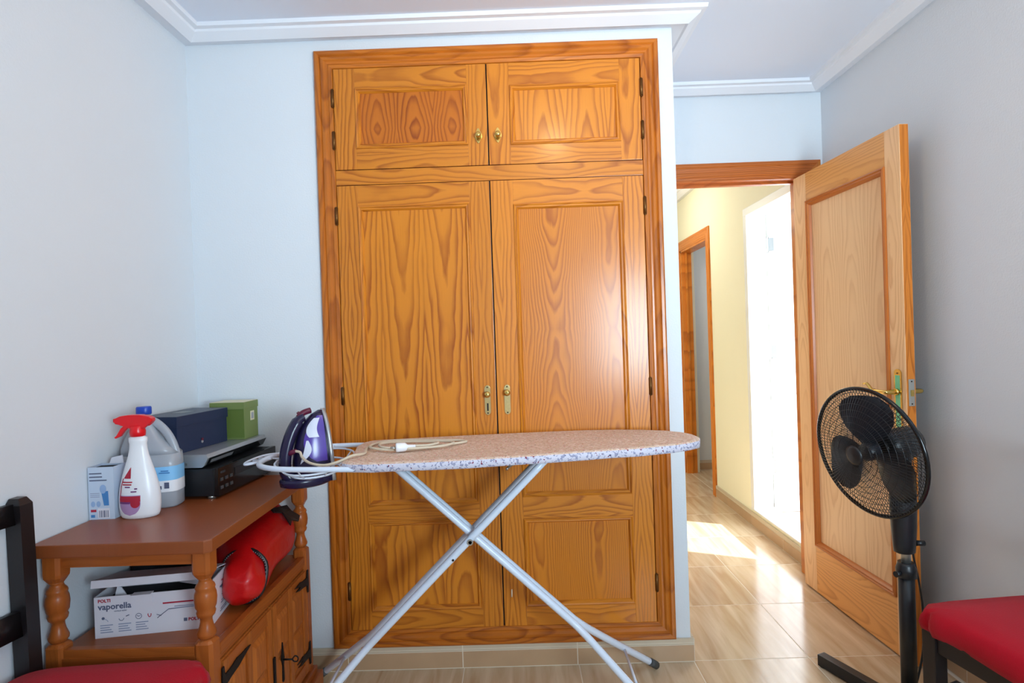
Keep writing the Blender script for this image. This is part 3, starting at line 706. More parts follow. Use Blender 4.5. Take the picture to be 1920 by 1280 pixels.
for k, ww in enumerate((.002,.001,.003,.001,.002,.004,.001,.002,.001,.003)): b.box((-w+.042+k*.0038,fy_-.0004,.006),(-w+.042+k*.0038+ww*.8,fy_,.026), ink)
o = b.build('barcode', sc_); o['kind'] = 'stuff'
# spray bottle
sb = thing('spray_bottle', 'white spray bottle with red trigger head and red and violet label', 'bottle', (-1.124, 1.676, .8), math.radians(6))
b = MB()
prof_s = [(.044,0),(.050,.003),(.054,.012),(.0565,.035),(.0565,.06),(.053,.09),(.045,.125),(.036,.155),(.0285,.180),(.0245,.200),(.0235,.215),(.0255,.222),(.0255,.232),(.018,.236),(.016,.240)]
b.lathe(prof_s, white_pl, n=36, sx=1, sy=.62); b.build('bottle_body', sb)
b = MB(); b.lathe([(.0165,.236),(.020,.238),(.021,.250),(.0185,.262),(.017,.268)], red_pl, n=24)
hp = [(-.030,.266),(-.012,.258),(.018,.258),(.026,.268),(.040,.272),(.046,.280),(.045,.288),(.036,.294),(.012,.299),(-.020,.300),(-.045,.297),(-.058,.291),(-.060,.281),(-.056,.275),(-.044,.272)]
b.prism(hp, -.0115, .0115, red_pl, 'Y', bev=.004)
b.build('spray_head', sb)
b = MB(); b.prism([(-.034,.270),(-.044,.262),(-.052,.244),(-.063,.236),(-.060,.232),(-.046,.238),(-.036,.252),(-.026,.262)], -.006, .006, red_pl, 'Y', bev=.002); b.build('trigger', sb)
b = MB(); b.prism([(-.060,.280),(-.064,.280),(-.064,.290),(-.060,.290)], -.006, .006, red_pl, 'Y'); b.build('nozzle', sb)
def on_body(x, z, off=.0006):
    r = None
    for (r0,z0),(r1,z1) in zip(prof_s, prof_s[1:]):
        if z0 <= z <= z1: r = r0+(r1-r0)*(z-z0)/max(1e-6,z1-z0); break
    x = max(-r*.97, min(r*.97, x)); return V(x, -.62*math.sqrt(max(0, r*r-x*x))-off, z)
def decal(name, pts_rows, m, parent, off=.0006):
    b = MB(); i = b.mi(m)
    rows = [[on_body(x, z, off) for x in [xa+(xb-xa)*k/10 for k in range(11)]] for z, xa, xb in pts_rows]
    b.loft(rows, m, True, False, closed=False); return b.build(name, parent)
decal('label_flash', [(.150,-.0105,-.010),(.140,-.017,-.0095),(.128,-.025,-.009),(.118,-.031,-.009)], inkred, sb)
rows = []
for k in range(13):
    z = .012+.058*k/12; t = (z-.048)/.036
    hw = .031*math.sqrt(max(0, 1-min(1,t*t))) if z < .048 else .031
    rows.append((z, -.013-hw, -.013+hw))
decal('label_violet', rows, inkviolet, sb)
decal('label_band', [(.052,-.044,.018),(.060,-.044,.018),(.068,-.043,.018)], inkred, sb, .0010)
decal('label_stripe', [(.046,-.044,-.012),(.052,-.044,-.004)], inkdv, sb, .0011)
decal('label_edge', [(.068,-.0435,-.040),(.095,-.041,-.0375),(.118,-.0345,-.031)], inkred, sb, .0008)
b = MB()
b2 = [on_body(.004+.013*math.cos(t), .047+.013*math.sin(t), .0015) for t in [2*PI*k/20 for k in range(20)]]
b.loft([b2, [on_body(.004, .047, .0018)]*20], inkred, False, False); b.build('label_rose', sb)
for k, (z, xa, xb) in enumerate(((.106,-.036,-.004),(.099,-.034,-.006),(.092,-.026,-.010),(.079,-.008,.008),(.087,.002,.010))): decal('label_text', [(z,xa,xb),(z+.0035,xa,xb)], inkred if k < 2 else inkdv, sb, .0009)
# jug
jg = thing('plastic_jug', 'cloudy plastic jug with blue cap and pale blue label', 'jug', (-1.155, 1.786, .8), math.radians(6)); jg.scale = (1, .84, 1)
b = MB(); RX, RY = .085, .050
def rr(hx_, hy_, z, n=28, e=.55, cx=0):
    out = []
    for k in range(n):
        t = 2*PI*k/n; c, s = math.cos(t), math.sin(t)
        out.append(V(cx+hx_*math.copysign(abs(c)**e, c), hy_*math.copysign(abs(s)**e, s), z))
    return out
b.loft([rr(.078,.046,0), rr(.084,.052,.006), rr(.085,.053,.06), rr(.085,.053,.13), rr(.083,.052,.165)], jug_m)
# shoulder part on the neck side
b.loft([rr(.083,.052,.165), rr(.072,.048,.185,cx=-.011), rr(.052,.040,.215,cx=-.020), rr(.034,.030,.250,e=.8,cx=-.022), rr(.020,.020,.278,e=1,cx=-.020), rr(.018,.018,.292,e=1,cx=-.020)], jug_m, True, True)
b.build('jug_body', jg)
b = MB(); b.tube(smooth_path([(-.012,0,.268),(.012,0,.262),(.040,0,.235),(.060,0,.200),(.072,0,.160),(.074,0,.14)], 6), [.013]*31, jug_m, 12, flat=(1,1)); b.build('grip', jg)
b = MB(); b.lathe([(.021,.288),(.022,.290),(.022,.308),(.020,.312)], blue_pl, (-.020,0,0), 28); b.build('cap', jg)
b = MB()
ring = lambda z: rr(.0862,.0542,z)
b.loft([[v for v in ring(.050)], [v for v in ring(.085)]], white_pl, True, False); b.loft([ring(.085), ring(.128)], sky_lab, True, False); o = b.build('label', jg)
b = MB()
for x, w_, z0, z1, m in ((.010,.010,.060,.068,ink),(.035,.012,.060,.070,ink),(.055,.014,.062,.080,ink),(.012,.008,.072,.082,mat('green_ink',(30,120,80),.6)),(.040,.032,.108,.111,inkblue),(.046,.022,.114,.117,inkblue)):
    b.box((x,-.0550,z0),(x+w_,-.0542,z1), m)
o = b.build('label_print', jg); o['kind'] = 'stuff'

# ---------------------------------------------------------------- things on the shelf
pb = thing('iron_carton', 'white carton printed POLTI vaporella on the cabinet shelf, lid half open', 'box', (-1.185, 1.560, .500), math.radians(9.0))
bw, bd, bh = .300, .150, .113; T = .0025
b = MB(); b.box((0,0,0),(bw,T,bh), card); b.box((0,bd-T,0),(bw,bd,bh), card); b.box((0,T,0),(T,bd-T,bh), card); b.box((bw-T,T,0),(bw,bd-T,bh+.012), card); b.box((T,T,0),(bw-T,bd-T,T), card); b.build('carton_body', pb)
b = MB(); b.box((T,T+.001,T),(bw-T,bd-T-.001,bh*.72), card_in); b.build('inside_shade', pb)  # dark filler in place of the shaded interior under the lid
b = MB(); a0 = math.radians(13)
xf = Matrix.Translation((0, bd, bh+.010)) @ Matrix.Rotation(-a0, 4, 'X')
b.box((-.004,-bd-.004,0),(bw-.004,0,T), card, 0, xf); b.box((-.004,-bd-.006,-.018),(bw-.004,-bd-.004,T), card, 0, xf); b.build('lid', pb)
b = MB(); b.box((.095,-.0035,bh-.028),(.150,-.0015,bh+.002), card); b.box((.100,-.016,bh+.001),(.150,.006,bh+.003), card); b.build('tuck_flap', pb)
b = MB(); b.loft([[V(.035,.03,.09),V(.075,.03,.09),V(.055,.03,.125),V(.045,.03,.128)],[V(.035,.033,.09),V(.075,.033,.09),V(.055,.033,.125),V(.045,.033,.128)]], card, False); b.build('paper_insert', pb)
b = MB(); b.loft([[V(bw-.10,.05,bh+.004),V(bw-.01,.02,bh-.004),V(bw-.01,.05,bh+.03)],[V(bw-.10,.052,bh+.004),V(bw-.01,.022,bh-.004),V(bw-.01,.052,bh+.03)]], card, False); b.build('side_flap', pb)
fm = lambda x, z: frame_m(x, -.0006, z, (1,0,0), (0,0,1))
lab(text('POLTI', .012, inkred, pb, fm(.010,.098), bold=.0004), 'red lettering')
text('vaporella', .023, ink, pb, fm(.010,.078), bold=.0005); text('vertical styler', .006, ink, pb, fm(.050,.070))
text('POLTI', .012, inkred, pb, fm(.240,.026), bold=.0004)
b = MB(); b.box((.175,-.0008,.079),(.262,-.0001,.083), inkred); b.build('printed_bar', pb)
b = MB()
b.box((.228,-.0008,.0255),(.237,-.0001,.0345), ink)
for x in (.014,.060,.104):
    for k in range(4): b.box((x,-.0008,.014+.0065*k),(x+.032-.004*(k%3),-.0001,.0165+.0065*k), inkl)
b.tube([(.022,-.0002,.054),(.022,-.0008,.054)], .004, ink, 10); b.tube(smooth_path([(.024,-.0006,.052),(.030,-.0006,.050),(.034,-.0006,.044)],3), .0007, inkl, 6)
b.tube([(.068+.006*math.cos(t),-.0006,.050+.006*math.sin(t)) for t in [PI+PI*k/8 for k in range(9)]], .0008, ink, 6); b.tube([(.080,-.0006,.055),(.088,-.0006,.058)], .0012, ink, 6)
b.tube([(.112+.0075*math.cos(t),-.0006,.052+.0075*math.sin(t)) for t in [2*PI*k/16 for k in range(16)]], .0007, ink, 6, closed=True); b.tube([(.108,-.0006,.054),(.112,-.0006,.051),(.116,-.0006,.053)], .0007, ink, 6)
o = b.build('printed_icons', pb); o['kind'] = 'stuff'
b = MB(); b.tube([(.140+.004*math.cos(t),-.0006,.054+.007*math.sin(t)) for t in [PI*.9+PI*1.2*k/8 for k in range(9)]], .0010, inkred, 6)
b.tube([(.160,-.0006,.042),(.190,-.0006,.064)], .0010, ink, 6); b.tube([(.158,-.0006,.052),(.170,-.0006,.047)], .0008, ink, 6); b.tube([(.190,-.0006,.064),(.262,-.0006,.066)], .0014, inkl, 6); b.tube([(.205,-.0006,.070),(.262,-.0006,.070)], .0010, inkl, 6)
o = b.build('printed_drawing', pb); o['kind'] = 'stuff'
sm = lambda y, z: frame_m(bw+.0006, y, z, (0,1,0), (0,0,1))
text('POLTI', .008, inkred, pb, sm(.085,.095)); text('vaporella', .013, ink, pb, sm(.072,.080), bold=.0003)
b = MB()
for k, z in enumerate((.062,.056,.040,.034,.018,.012)): b.box((bw+.0001,.09-.004*k,z),(bw+.0008,.115+.003*(k%3),z+.002), ink)
o = b.build('printed_text', pb); o['kind'] = 'stuff'
# black case behind it
bc = thing('dark_case', 'black case at the back of the shelf behind the open white carton', 'case', (-1.12, 1.90, .500))
b = MB(); b.box((-.115,-.115,0),(.09,.09,.142), black_pl, .006); b.build('case_body', bc)
b = MB(); b.box((-.116,-.117,.118),(.091,.091,.124), black_gl, .001); b.build('seam', bc)
b = MB(); b.tube(smooth_path([(-.04,-.115,.095),(-.035,-.130,.095),(.02,-.130,.095),(.025,-.115,.095)],4), .005, black_gl, 8); b.build('grip', bc)
b = MB(); b.box((-.095,-.1165,.125),(-.065,-.1155,.133), silver_d); b.build('badge', bc)
# red bag
rb = thing('red_bag', 'crumpled red bag with black zip trim lying on the cabinet shelf', 'bag', (-.925, 1.93, .503))
rnd = random.Random(5)
secs = [(-.262,.075,.070,.026,.028),(-.252,.075,.074,.040,.040),(-.230,.073,.072,.058,.060),(-.20,.068,.074,.063,.066),(-.165,.055,.080,.068,.070),(-.12,.030,.088,.088,.082),(-.03,.002,.098,.108,.092),(.06,-.004,.105,.108,.098),(.13,-.006,.110,.104,.100),(.165,.0,.118,.090,.092),(.178,.004,.125,.060,.070),(.182,.004,.130,.02,.03)]
b = MB(); rings = []
for (y, cx, cz, rx, rz_) in secs:
    ring = []
    for k in range(28):
        t = 2*PI*k/28; q = 1+.07*math.sin(3*t+y*20)+.06*math.sin(5*t-y*43)+.045*math.sin(8*t+y*90)+rnd.uniform(-.02,.02)
        c, s = math.cos(t), math.sin(t)
        ring.append(V(cx+rx*q*math.copysign(abs(c)**.8,c), y, max(.001, cz+rz_*q*math.copysign(abs(s)**.85,s))))
    rings.append(ring)
b.loft(rings, red_bag); b.build('bag_body', rb, sub=1)
b = MB(); pts = []
for k in range(28):
    t = 2*PI*k/28; c, s = math.cos(t), math.sin(t)
    pts.append(V(.058+.0700*math.copysign(abs(c)**.8,c), -.172+.004*math.sin(5*t)+.018*math.copysign(abs(s)**.85,s), max(.006, .079+.0735*math.copysign(abs(s)**.85,s))))
b.tube(pts, .0065, black_pl, 8, closed=True); b.build('zip_trim', rb)
b = MB(); ti = []
for k in range(28): 
    p = pts[k]; q = pts[(k+1)%28]; ti += [p+V(0,-.0065,.001), p.lerp(q,.5)+V(0,-.0065,.001)]
for p in ti[::1]: b.box((p.x-.0012,p.y-.0012,p.z-.0012),(p.x+.0012,p.y+.0012,p.z+.0012), silver)
o = b.build('zip_teeth', rb); o['kind'] = 'stuff'
b = MB(); lp = [(-.01,.030),(.0,.075),(.02,.06),(.045,.085),(.055,.06),(.040,.02),(.05,-.005),(.01,.01),(-.005,-.02),(-.02,0)]
ptsb = []
for u, w_ in lp:
    y = .085+w_; a = math.radians(58-u*700); ptsb.append(V(-.003+.117*math.cos(a), y, .107+.106*math.sin(a)))
cen = sum(ptsb, V(0,0,0))/len(ptsb); n_ = V(.55,0,.83)
b.loft([[p+n_*.001 for p in ptsb],[p+n_*.006 for p in ptsb]], black_pl, False); b.build('patch', rb)
text('OSS', .024, white_pl, rb, frame_m(.052,.092,.217,(-.25,.97,.12),(-.78,-.12,.55)), name='patch_lettering')

# ---------------------------------------------------------------- ironing board
ZB = .930
ib = thing('ironing_board', 'ironing board with pink floral cover on white crossed tube legs', 'ironing board', (-.16, 1.944, 0))
bxo, byo = .16, -1.944
far = [(-.550,2.105),(-.50,2.118),(-.35,2.140),(-.19,2.158),(-.03,2.172),(.12,2.184),(.257,2.190),(.37,2.180),(.46,2.158),(.54,2.122),(.59,2.075),(.612,2.025)]
near = [(.617,1.970),(.600,1.918),(.560,1.880),(.50,1.850),(.378,1.813),(.29,1.796),(.205,1.781),(.09,1.758),(-.027,1.736),(-.16,1.719),(-.281,1.706),(-.40,1.702),(-.46,1.702),(-.512,1.708),(-.545,1.73),(-.555,1.78),(-.545,1.848),(-.560,1.93),(-.575,2.01),(-.570,2.075)]
out = [V(x+bxo, y+byo, 0) for x, y in far+near]
cen = V(.05+bxo, 1.944+byo, 0)
def oring(sc_, z, jig=0): return [V(cen.x+(p.x-cen.x)*sc_, cen.y+(p.y-cen.y)*(1-(1-sc_)*2.2), z+jig*math.sin(k*2.3)) for k, p in enumerate(out)]
b = MB(); b.loft([oring(.965,ZB-.001), oring(.985,ZB-.0015), oring(.997,ZB-.005)], cover, True, False)
top = b.bm.faces.new([v for v in b.bm.verts[:len(out)]][::-1]) if False else None
b.bm.verts.ensure_lookup_table(); f = b.bm.faces.new(b.bm.verts[:len(out)]); f.material_index = 0
b.loft([oring(.997,ZB-.005), oring(1.0,ZB-.012,.0006), oring(.998,ZB-.026,.0015), oring(.985,ZB-.030,.001)], cover_edge, True, False)
b.build('fabric_cover', ib)
b = MB(); b.loft([oring(.975,ZB-.030), oring(.975,ZB-.020)], steel, False, True); b.build('board_plate', ib)
def P3(x, y, z): return (x+bxo, y+byo, z)
R_ = .0125
# leg A: upper left to lower right; leg B: upper right to lower left
def leg(name, xt, xf_, ya, yb, ybend, split_z, feety):
    g = MB()
    for y0, yf in ((ya, feety[0]), (yb, feety[1])):
        def at(z): return xt+(xf_-xt)*(.895-z)/.895
        pts = [P3(xt,y0,.895), P3(at(.6),y0,.6), P3(at(split_z+.06),y0,split_z+.06), P3(at(split_z),y0+(yf-y0)*.04,split_z), P3(at(split_z*.75),y0+(yf-y0)*.27,split_z*.75), P3(at(.03),yf-(yf-y0)*.04,.03), P3(at(.012),yf,.014)]
        g.tube(smooth_path(pts, 4), R_, enamel, 12)
    return g.build(name, ib), at
lA, fA = leg('leg', -.455, .505, 1.927, 1.961, 0, .30, (1.72, 2.200))
lB, fB = leg('leg', .095, -.810, 1.897, 1.991, 0, .27, (1.72, 2.200))
for at, p in ((fA, lA), (fB, lB)):
    for yf in (1.72, 2.200):
        b = MB(); xx = at(.02); dx = (at(0)-at(.1))/.1; sgn = 1 if yf > 1.9 else -1
        b.tube([P3(at(.036),yf-sgn*.022,.040), P3(at(.010),yf-sgn*.002,.0142)], .0142, rubber, 12); lab(b.build('foot_cap', p), 'grey rubber foot')
    b = MB(); b.tube([P3(at(.14),1.812,.14), P3(at(.14),2.095,.14)], .005, enamel, 8); b.build('crossbar', p)
b = MB(); b.tube([P3(-.176,1.880,.620), P3(-.176,2.008,.620)], .006, steel, 10); b.tube([P3(-.176,1.880,.620), P3(-.176,1.884,.620)], .010, steel, 12); b.build('pivot_bolt', ib)
b = MB(); b.tube([P3(-.235,1.8835,.5620), P3(-.235,1.888,.5620)], .004, iron_black, 8); b.build('rivet', ib)
for x in (-.455, .095):
    b = MB(); b.box(P3(x-.02,1.88,.888), P3(x+.02,2.01,.902), steel, .001); b.build('leg_bracket', ib)
b = MB(); b.tube(smooth_path([P3(.0,1.80,.898), P3(-.03,1.78,.893), P3(-.045,1.76,.885)],4), .004, steel, 8); b.build('release_lever', ib)
b = MB(); b.tube([P3(-.045,1.93,.44), P3(-.046,1.93,.415)], .002, cord_m, 6); b.build('cord_end', ib)
# iron rest: tube loop with cradle wires
RZ = .912
b = MB()
b.tube(smooth_path([P3(-.44,1.716,RZ-.006),P3(-.53,1.716,RZ-.002),P3(-.66,1.722,RZ),P3(-.755,1.745,RZ),P3(-.825,1.80,RZ),P3(-.848,1.88,RZ),P3(-.835,1.97,RZ),P3(-.795,2.05,RZ),P3(-.735,2.100,RZ),P3(-.66,2.112,RZ),P3(-.57,2.108,RZ),P3(-.44,2.10,RZ-.006)],6), .0085, enamel, 12); b.build('iron_rest', ib)
b = MB()
b.tube(smooth_path([P3(-.845,1.86,RZ),P3(-.89,1.84,RZ-.004),P3(-.905,1.90,RZ-.004),P3(-.885,1.98,RZ-.002),P3(-.825,2.0,RZ)],5), .004, enamel, 8)
for k in range(4):
    y = 1.86+.035*k; b.tube([P3(-.895+.004*k,y,RZ-.003), P3(-.84+.006*k,y+.01,RZ)], .0028, enamel, 6)
b.build('rest_hook', ib)
b = MB()
for s_, z in ((1,RZ-.004),(.8,RZ-.030),(.62,RZ-.046)):
    b.tube([P3(-.685+.12*s_*math.cos(t), 1.91+.17*s_*math.sin(t), z) for t in [2*PI*k/28 for k in range(28)]], .0035, enamel, 8, closed=True)
for k in range(8):
    t = 2*PI*k/8; b.tube(smooth_path([P3(-.685+.12*math.cos(t),1.91+.17*math.sin(t),RZ-.004),P3(-.685+.096*math.cos(t),1.91+.136*math.sin(t),RZ-.030),P3(-.685+.074*math.cos(t),1.91+.105*math.sin(t),RZ-.046)],3), .0025, enamel, 6)
b.tube([P3(-.80,1.91,RZ-.002),P3(-.83,1.91,RZ)], .003, enamel, 6); b.tube([P3(-.685,1.745,RZ-.002),P3(-.685,1.724,RZ)], .003, enamel, 6); b.tube([P3(-.685,2.075,RZ-.002),P3(-.685,2.108,RZ)], .003, enamel, 6)
b.build('heel_cradle', ib)

# steam iron standing on its heel
# local: +X = soleplate side, Z up along the iron, Y across the sole width
ir = thing('steam_iron', 'dark purple steam iron standing on its heel in the rest', 'iron', (-.690, 1.905, .838), math.radians(38))
Ht = .235
def iro(z):   # half width of sole, sole x, back x at height z
    t = z/Ht
    hw = .058*(1-t**2.6)**.62 if t < 1 else .001
    lean = .052-.012*t
    return max(.004, hw), lean
b = MB(); rings = []
for k in range(15):
    z = Ht*k/14; hw, sxx = iro(z); 
    rings.append([V(sxx, y, z) for y in (-hw,-hw*.5,0,hw*.5,hw)] + [V(sxx-.012, y, z) for y in (hw,hw*.5,0,-hw*.5,-hw)])
b.loft(rings, silver, True); lab(b.build('soleplate', ir), 'silver soleplate')
b = MB(); rings = []
for k in range(19):
    t = k/18; z = .0+(Ht-.004)*t; hw, sxx = iro(z); bk = .100*(1-.10*t)*(1-t**3.2)**.7+.010
    if t < .06: bk *= .88
    fr0 = sxx-.011
    ring = []
    for j in range(20):
        a = PI*j/19; ring.append(V(fr0-bk*math.sin(a)**.75, hw*.96*math.cos(a), z))
    rings.append(ring)
b.loft(rings, iron_dk, True, True); b.build('iron_body', ir)
# coloured side shells on both flanks
def flank(name, t0, t1, u0f, u1f, m, off, side=-1):
    b = MB(); rows = []
    for k in range(13):
        t = t0+(t1-t0)*k/12; z = (Ht-.004)*t; hw, sxx = iro(z); bk = .100*(1-.10*t)*(1-t**3.2)**.7+.010; row = []
        for j in range(9):
            u = u0f(t)+(u1f(t)-u0f(t))*j/8; a = PI*u
            row.append(V(sxx-.011-(bk+off)*math.sin(a)**.75, (hw*.96+off)*math.cos(a), z))
        rows.append(row)
    b.loft(rows, m, True, False, closed=False); return b.build(name, ir)
sideU = lambda a: (lambda t: 1-a)
flank('violet_shell', .30, .93, lambda t: .985, lambda t: .985-.26*math.sin(PI*min(1,max(0,(t-.26)/.74)))**.6, iron_vi, .0015)
flank('pearl_window', .64, .90, lambda t: .93-.03*math.sin(PI*(t-.64)/.26), lambda t: .90-.17*math.sin(PI*(t-.60)/.34)**.6, iron_wh, .0030)
flank('pearl_swirl', .28, .60, lambda t: .80+.09*math.sin(PI*(t-.28)/.32)-.30*(.60-t), lambda t: .77+.01*math.sin(PI*(t-.28)/.32)-.22*(.60-t), iron_wh, .0030)
flank('pearl_window', .64, .90, lambda t: .07, lambda t: .10+.17*math.sin(PI*(t-.60)/.34)**.6, iron_wh, .0030)
# handle arching over the back of the body
b = MB()
b.tube(smooth_path([(-.030,0,.212),(-.045,0,.204),(-.068,0,.168),(-.086,0,.118),(-.094,0,.068),(-.090,0,.030),(-.066,0,.012)],5), [.015]*6+[.019]*20+[.021]*5, iron_dk, 12, flat=(1.25,1)); b.build('handle', ir)
b = MB(); b.tube(smooth_path([(-.046,0,.212),(-.030,0,.226),(-.006,0,.232)],4), [.010]*9, iron_rd, 10); b.tube([(-.040,0,.218),(-.048,0,.230)], .005, iron_rd, 10); b.build('steam_button', ir)
b = MB(); rings = []
for z, s_ in ((-.012,.80),(-.006,1.0),(.010,1.03),(.018,.98)):
    rings.append([V(-.028+.082*s_*math.cos(t), .060*s_*math.sin(t), z) for t in [2*PI*k/32 for k in range(32)]])
b.loft(rings, iron_dk, True, True); b.build('heel', ir)
b = MB(); b.tube([(-.086,-.012,.100),(-.070,-.040,.112)], [.010,.006], iron_rd, 10); b.build('cord_guard', ir)
# mains cord and plug
IMI = (Matrix.Translation((-.690, 1.905, .838)) @ Matrix.Rotation(math.radians(38), 4, 'Z')).inverted()
def Q(x, y, z): return tuple(IMI @ V(x, y, z))
zc = ZB+.005
pts = [(-.072,-.036,.110),(-.062,-.055,.108), Q(-.690,1.805,.932),Q(-.655,1.775,.920),Q(-.605,1.757,.916),Q(-.560,1.757,.926),Q(-.525,1.775,zc+.004),Q(-.50,1.83,zc),Q(-.515,1.93,zc),Q(-.49,2.03,zc),Q(-.40,2.05,zc),Q(-.30,2.03,zc),Q(-.21,2.01,zc),Q(-.19,1.98,zc),Q(-.26,1.93,zc),Q(-.34,1.88,zc),Q(-.43,1.86,zc+.003),Q(-.50,1.90,zc+.006),Q(-.49,1.97,zc+.007),Q(-.42,2.01,zc+.006),Q(-.32,1.99,zc+.006),Q(-.23,1.95,zc+.006),Q(-.25,1.90,zc+.004),Q(-.32,1.865,zc+.005),Q(-.38,1.85,zc+.008),Q(-.45,1.87,zc+.010),Q(-.47,1.94,zc+.010),Q(-.38,1.965,zc+.009),Q(-.28,1.93,zc+.010),Q(-.30,1.885,zc+.010),Q(-.345,1.868,zc+.012)]
b = MB(); b.tube(smooth_path(pts, 6), .0042, cord_m, 8); ck = lab(b.build('cord', ir), 'beige braided cord looped on the board')
PM = IMI @ Matrix.Translation((-.385, 1.850, ZB+.017)) @ Matrix.Rotation(math.radians(15), 4, 'Z')
b = MB(); b.tube([(.045,0,.0),(.02,0,0),(.012,0,0),(-.012,0,0),(-.018,0,0)], [.005,.007,.014,.0155,.014], white_pl, 16); b.bm.transform(PM); pg = lab(b.build('plug', ck), 'white two-pin plug')
b = MB()
for y in (-.0095,.0095): b.tube([(-.017,y,0),(-.034,y,0)], .0024, steel, 8)
b.bm.transform(PM); b.build('plug_pins', ck)

# ---------------------------------------------------------------- pedestal fan
fn = thing('pedestal_fan', 'black pedestal fan on cross-shaped feet by the open door', 'fan', (1.25, 1.885, 0))
for a in (math.atan2(2.187-1.885, 1.124-1.25), math.atan2(.385,.923)):
    xf = Matrix.Rotation(a, 4, 'Z'); b = MB()
    l0, l1 = (-.29,.335) if a > 1.5 else (-.30,.27)
    z0 = .004 if a > 1.5 else .0055
    b.box((l0,-.018,z0),(l1,.018,.046 if a > 1.5 else .045), black_pl, .003, xf)
    lg = b.build('leg', fn)
    for e in (l0+.012, l1-.012):
        b = MB(); p = xf @ V(e,0,0); b.lathe([(.014,.0),(.014,.008)], rubber, (p.x,p.y,0), 12); b.build('foot_pad', lg)
b = MB(); b.lathe([(.050,.044),(.048,.060),(.030,.072),(.025,.085)], black_pl, n=28); b.build('base_collar', fn)
b = MB(); b.lathe([(.0235,.05),(.0235,.495)], black_pl, n=24); b.build('lower_pole', fn)
b = MB(); b.lathe([(.024,.462),(.030,.465),(.030,.492),(.026,.502),(.024,.512)], black_pl, n=24); b.tube([(-.024,-.01,.480),(-.046,-.018,.480)], [.006,.010], black_pl, 10); b.build('height_collar', fn)
b = MB(); b.lathe([(.0145,.50),(.0145,.600)], steel, n=20); lab(b.build('upper_pole', fn), 'chrome upper tube')
b = MB(); b.loft([[V(-.004+r*math.cos(t)*1.0, r*.85*math.sin(t), z) for t in [2*PI*k/24 for k in range(24)]] for r, z in ((.024,.543),(.032,.547),(.034,.570),(.038,.63),(.040,.70),(.040,.75),(.030,.80))], black_pl); b.build('control_housing', fn)
b = MB(); b.tube([(.030,-.005,.575),(.056,-.008,.575)], .009, black_pl, 12); b.build('tilt_knob', fn)
n = V(-.963,-.237,-.130).normalized()
gc = V(1.136-1.25, 0, .877)           # grille centre
zq = n.to_track_quat('Z', 'Y').to_matrix().to_4x4()
G = Matrix.Translation(gc) @ zq
b = MB(); b.lathe([(.030,-.195),(.046,-.185),(.053,-.16),(.055,-.10),(.050,-.070),(.040,-.060)], black_pl, n=28, xf=G); b.build('motor_housing', fn)
pm = G @ V(0,0,-.15)
b = MB(); b.tube(smooth_path([(0,0,.78),(.0,0,.83),tuple(pm)],5), [.024]*11, black_pl, 14); b.build('neck', fn)
RG = .210
def gpt(r, z, t): return G @ V(r*math.cos(t), r*math.sin(t), z)
for nm, sgn, hub in (('front_grille', 1, .034), ('rear_grille', -1, .034)):
    b = MB(); dome = lambda r: sgn*(.006+.050*(1-(r/RG)**2.4))
    for k in range(108):
        t = 2*PI*k/108; b.tube([gpt(r, dome(r), t+(.22*(1-r/RG))) for r in (hub*.8,.085,.125,.160,.187,.203,RG)], .0009, black_pl, 4, cap=False)
    for r in (.066,.086,.106,.126,.146,.165,.183,.199): b.tube([gpt(r, dome(r), 2*PI*k/48) for k in range(48)], .0009, black_pl, 4, closed=True)
    b.build(nm, fn)
    b = MB(); b.lathe([(.0,dome(0)+sgn*.004),(hub*.7,dome(.02)+sgn*.003),(hub,dome(hub)),(hub*.9,dome(hub)-sgn*.004)], black_pl, n=28, xf=G, cap=False); lab(b.build('grille_hub', fn), 'round hub plate of the grille')
b = MB(); b.tube([gpt(RG, 0, 2*PI*k/72) for k in range(72)], .0065, black_gl, 10, closed=True); b.build('grille_rim', fn)
b = MB(); b.lathe([(.0,.018),(.020,.016),(.029,.008),(.031,-.02),(.028,-.03)], blade_m, n=28, xf=G, cap=False); b.build('blade_hub', fn)
# the three broad blades
up_img = G.inverted().to_3x3() @ V(0,0,1); a0 = math.atan2(up_img.y, up_img.x)
for k in range(3):
    ac = a0+math.radians(-6)+2*PI*k/3; rows = []
    for r, c0, wd_ in ((.024,0,.40),(.042,.02,.58),(.070,.04,.74),(.105,.05,.76),(.140,.05,.68),(.165,.05,.57),(.180,.05,.42),(.188,.05,.20)):
        row = []
        for j in range(11):
            u = -1+2*j/10; t = ac+c0+wd_*u; row.append(G @ V(r*math.cos(t), r*math.sin(t), -.004+.018*u*(.6+.4*r/.2)+.004*(1-u*u)))
        rows.append(row)
    back = [[p-n*.002 for p in row] for row in rows]
    b = MB(); b.loft(rows, blade_m, True, False, closed=False); b.loft([r_[::-1] for r_ in back], blade_m, True, False, closed=False)
    b.build('blade', fn, recalc=False)
b = MB(); b.tube(smooth_path([(.030,.010,.60),(.045,.03,.52),(.075,.05,.42),(.085,.05,.32),(.075,.04,.20),(.045,.03,.10),(.030,.04,.03),(.06,.08,.008),(.14,.14,.006),(.26,.10,.006)],6), .0035, black_pl, 8); b.build('power_cord', fn)

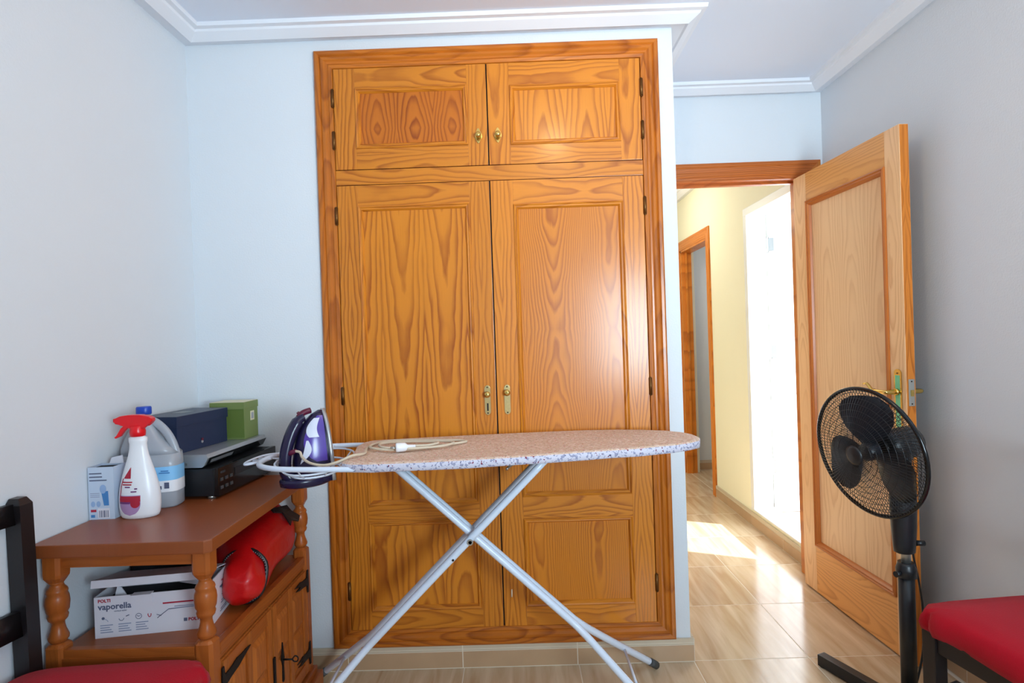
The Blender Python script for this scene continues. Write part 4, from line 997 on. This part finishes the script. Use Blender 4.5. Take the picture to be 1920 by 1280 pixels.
# ---------------------------------------------------------------- chairs with red cushions
def make_chair(label, loc, rz, dz=.010, ox_=.016):
    # local: chair faces +X, back at -X, seat centre at origin
    c = thing('dining_chair', label, 'chair', loc, rz, None)
    w = .205
    for s_ in (1, -1):
        b = MB(); xs = [(-.205,.0),(-.200,.43),(-.206,.70),(-.211,.918)]
        rings = []
        for i, (x, z) in enumerate(xs+[(-.213,.934)]):
            h = .019 if i < 4 else .012
            rings.append([V(x+dx*h*1.0, s_*w+dy*h, z) for dx, dy in ((-1,-1),(1,-1),(1,1),(-1,1))])
        b.loft(rings, black_wood, False); b.build('back_leg', c)
        b = MB(); b.box((.165,s_*w-.021,0),(.207,s_*w+.021,.432), black_wood, .003); b.build('front_leg', c)
        b = MB(); b.box((-.185,s_*w-.010,.385),(.165,s_*w+.010,.432), black_wood); b.box((-.185,s_*w-.009,.18),(.165,s_*w+.009,.205), black_wood); b.build('side_rail', c)
    b = MB(); b.box((.172,-w+.02,.385),(.200,w-.02,.432), black_wood); b.box((.172,-w+.02,.24),(.192,w-.02,.27), black_wood); b.build('front_rail', c)
    b = MB(); b.box((-.21,-w+.018,.385),(-.19,w-.018,.432), black_wood); b.build('rear_rail', c)
    for z0, z1, xo in ((.872,.922,-.212),(.60,.66,-.204)):
        b = MB(); rows = []
        for k in range(9):
            y = -w+.017+(2*w-.034)*k/8; q = -.022*math.sin(PI*k/8); rows.append([V(xo+q-.009,y,z0),V(xo+q+.009,y,z0),V(xo-.006+q+.009,y,z1),V(xo-.006+q-.009,y,z1)])
        b.loft(rows, black_wood, True); b.build('back_slat', c)
    b = MB(); b.box((-.19,-w,.432),(.21,w,.446), black_wood, .003); b.build('seat', c)
    # gathered velvet cover
    b = MB(); rings = []; n_ = 96
    def rim(hx_, hy_, z, e=.30, amp=0, ph=0):
        z += dz
        out = []
        for k in range(n_):
            t = 2*PI*k/n_; cc, ss = math.cos(t), math.sin(t); q = 1+amp*math.sin(k*2*PI/6+ph)+amp*.6*math.sin(k*1.7)
            xx = hx_*q*math.copysign(abs(cc)**e,cc); out.append(V(ox_+xx, (1+.35*xx)*hy_*q*math.copysign(abs(ss)**e,ss), z+ (amp*.12*math.sin(k*.9) if amp else 0)))
        return out
    for hx_, hy_, z, amp in ((.205,.198,.418,.040),(.226,.216,.426,.046),(.234,.224,.446,.034),(.234,.226,.466,.020),(.228,.222,.486,.006),(.212,.206,.496,0),(.15,.155,.502,0),(.08,.08,.505,0),(.01,.01,.506,0)): rings.append(rim(hx_, hy_, z, .30 if hx_ > .1 else .6, amp))
    b.loft(rings, red_vel, True, True); lab(b.build('seat_cover', c), 'red velvet gathered seat cover')
    return c
make_chair('black wooden chair with red velvet seat beside the cabinet', (-1.034, 1.200, .0), 0, .020)
rc_ = make_chair('black wooden chair with gathered red seat cover by the right wall', (1.337, 1.43, .0), math.radians(190), .010, -.004)
rc_.scale = (.91, 1, 1)
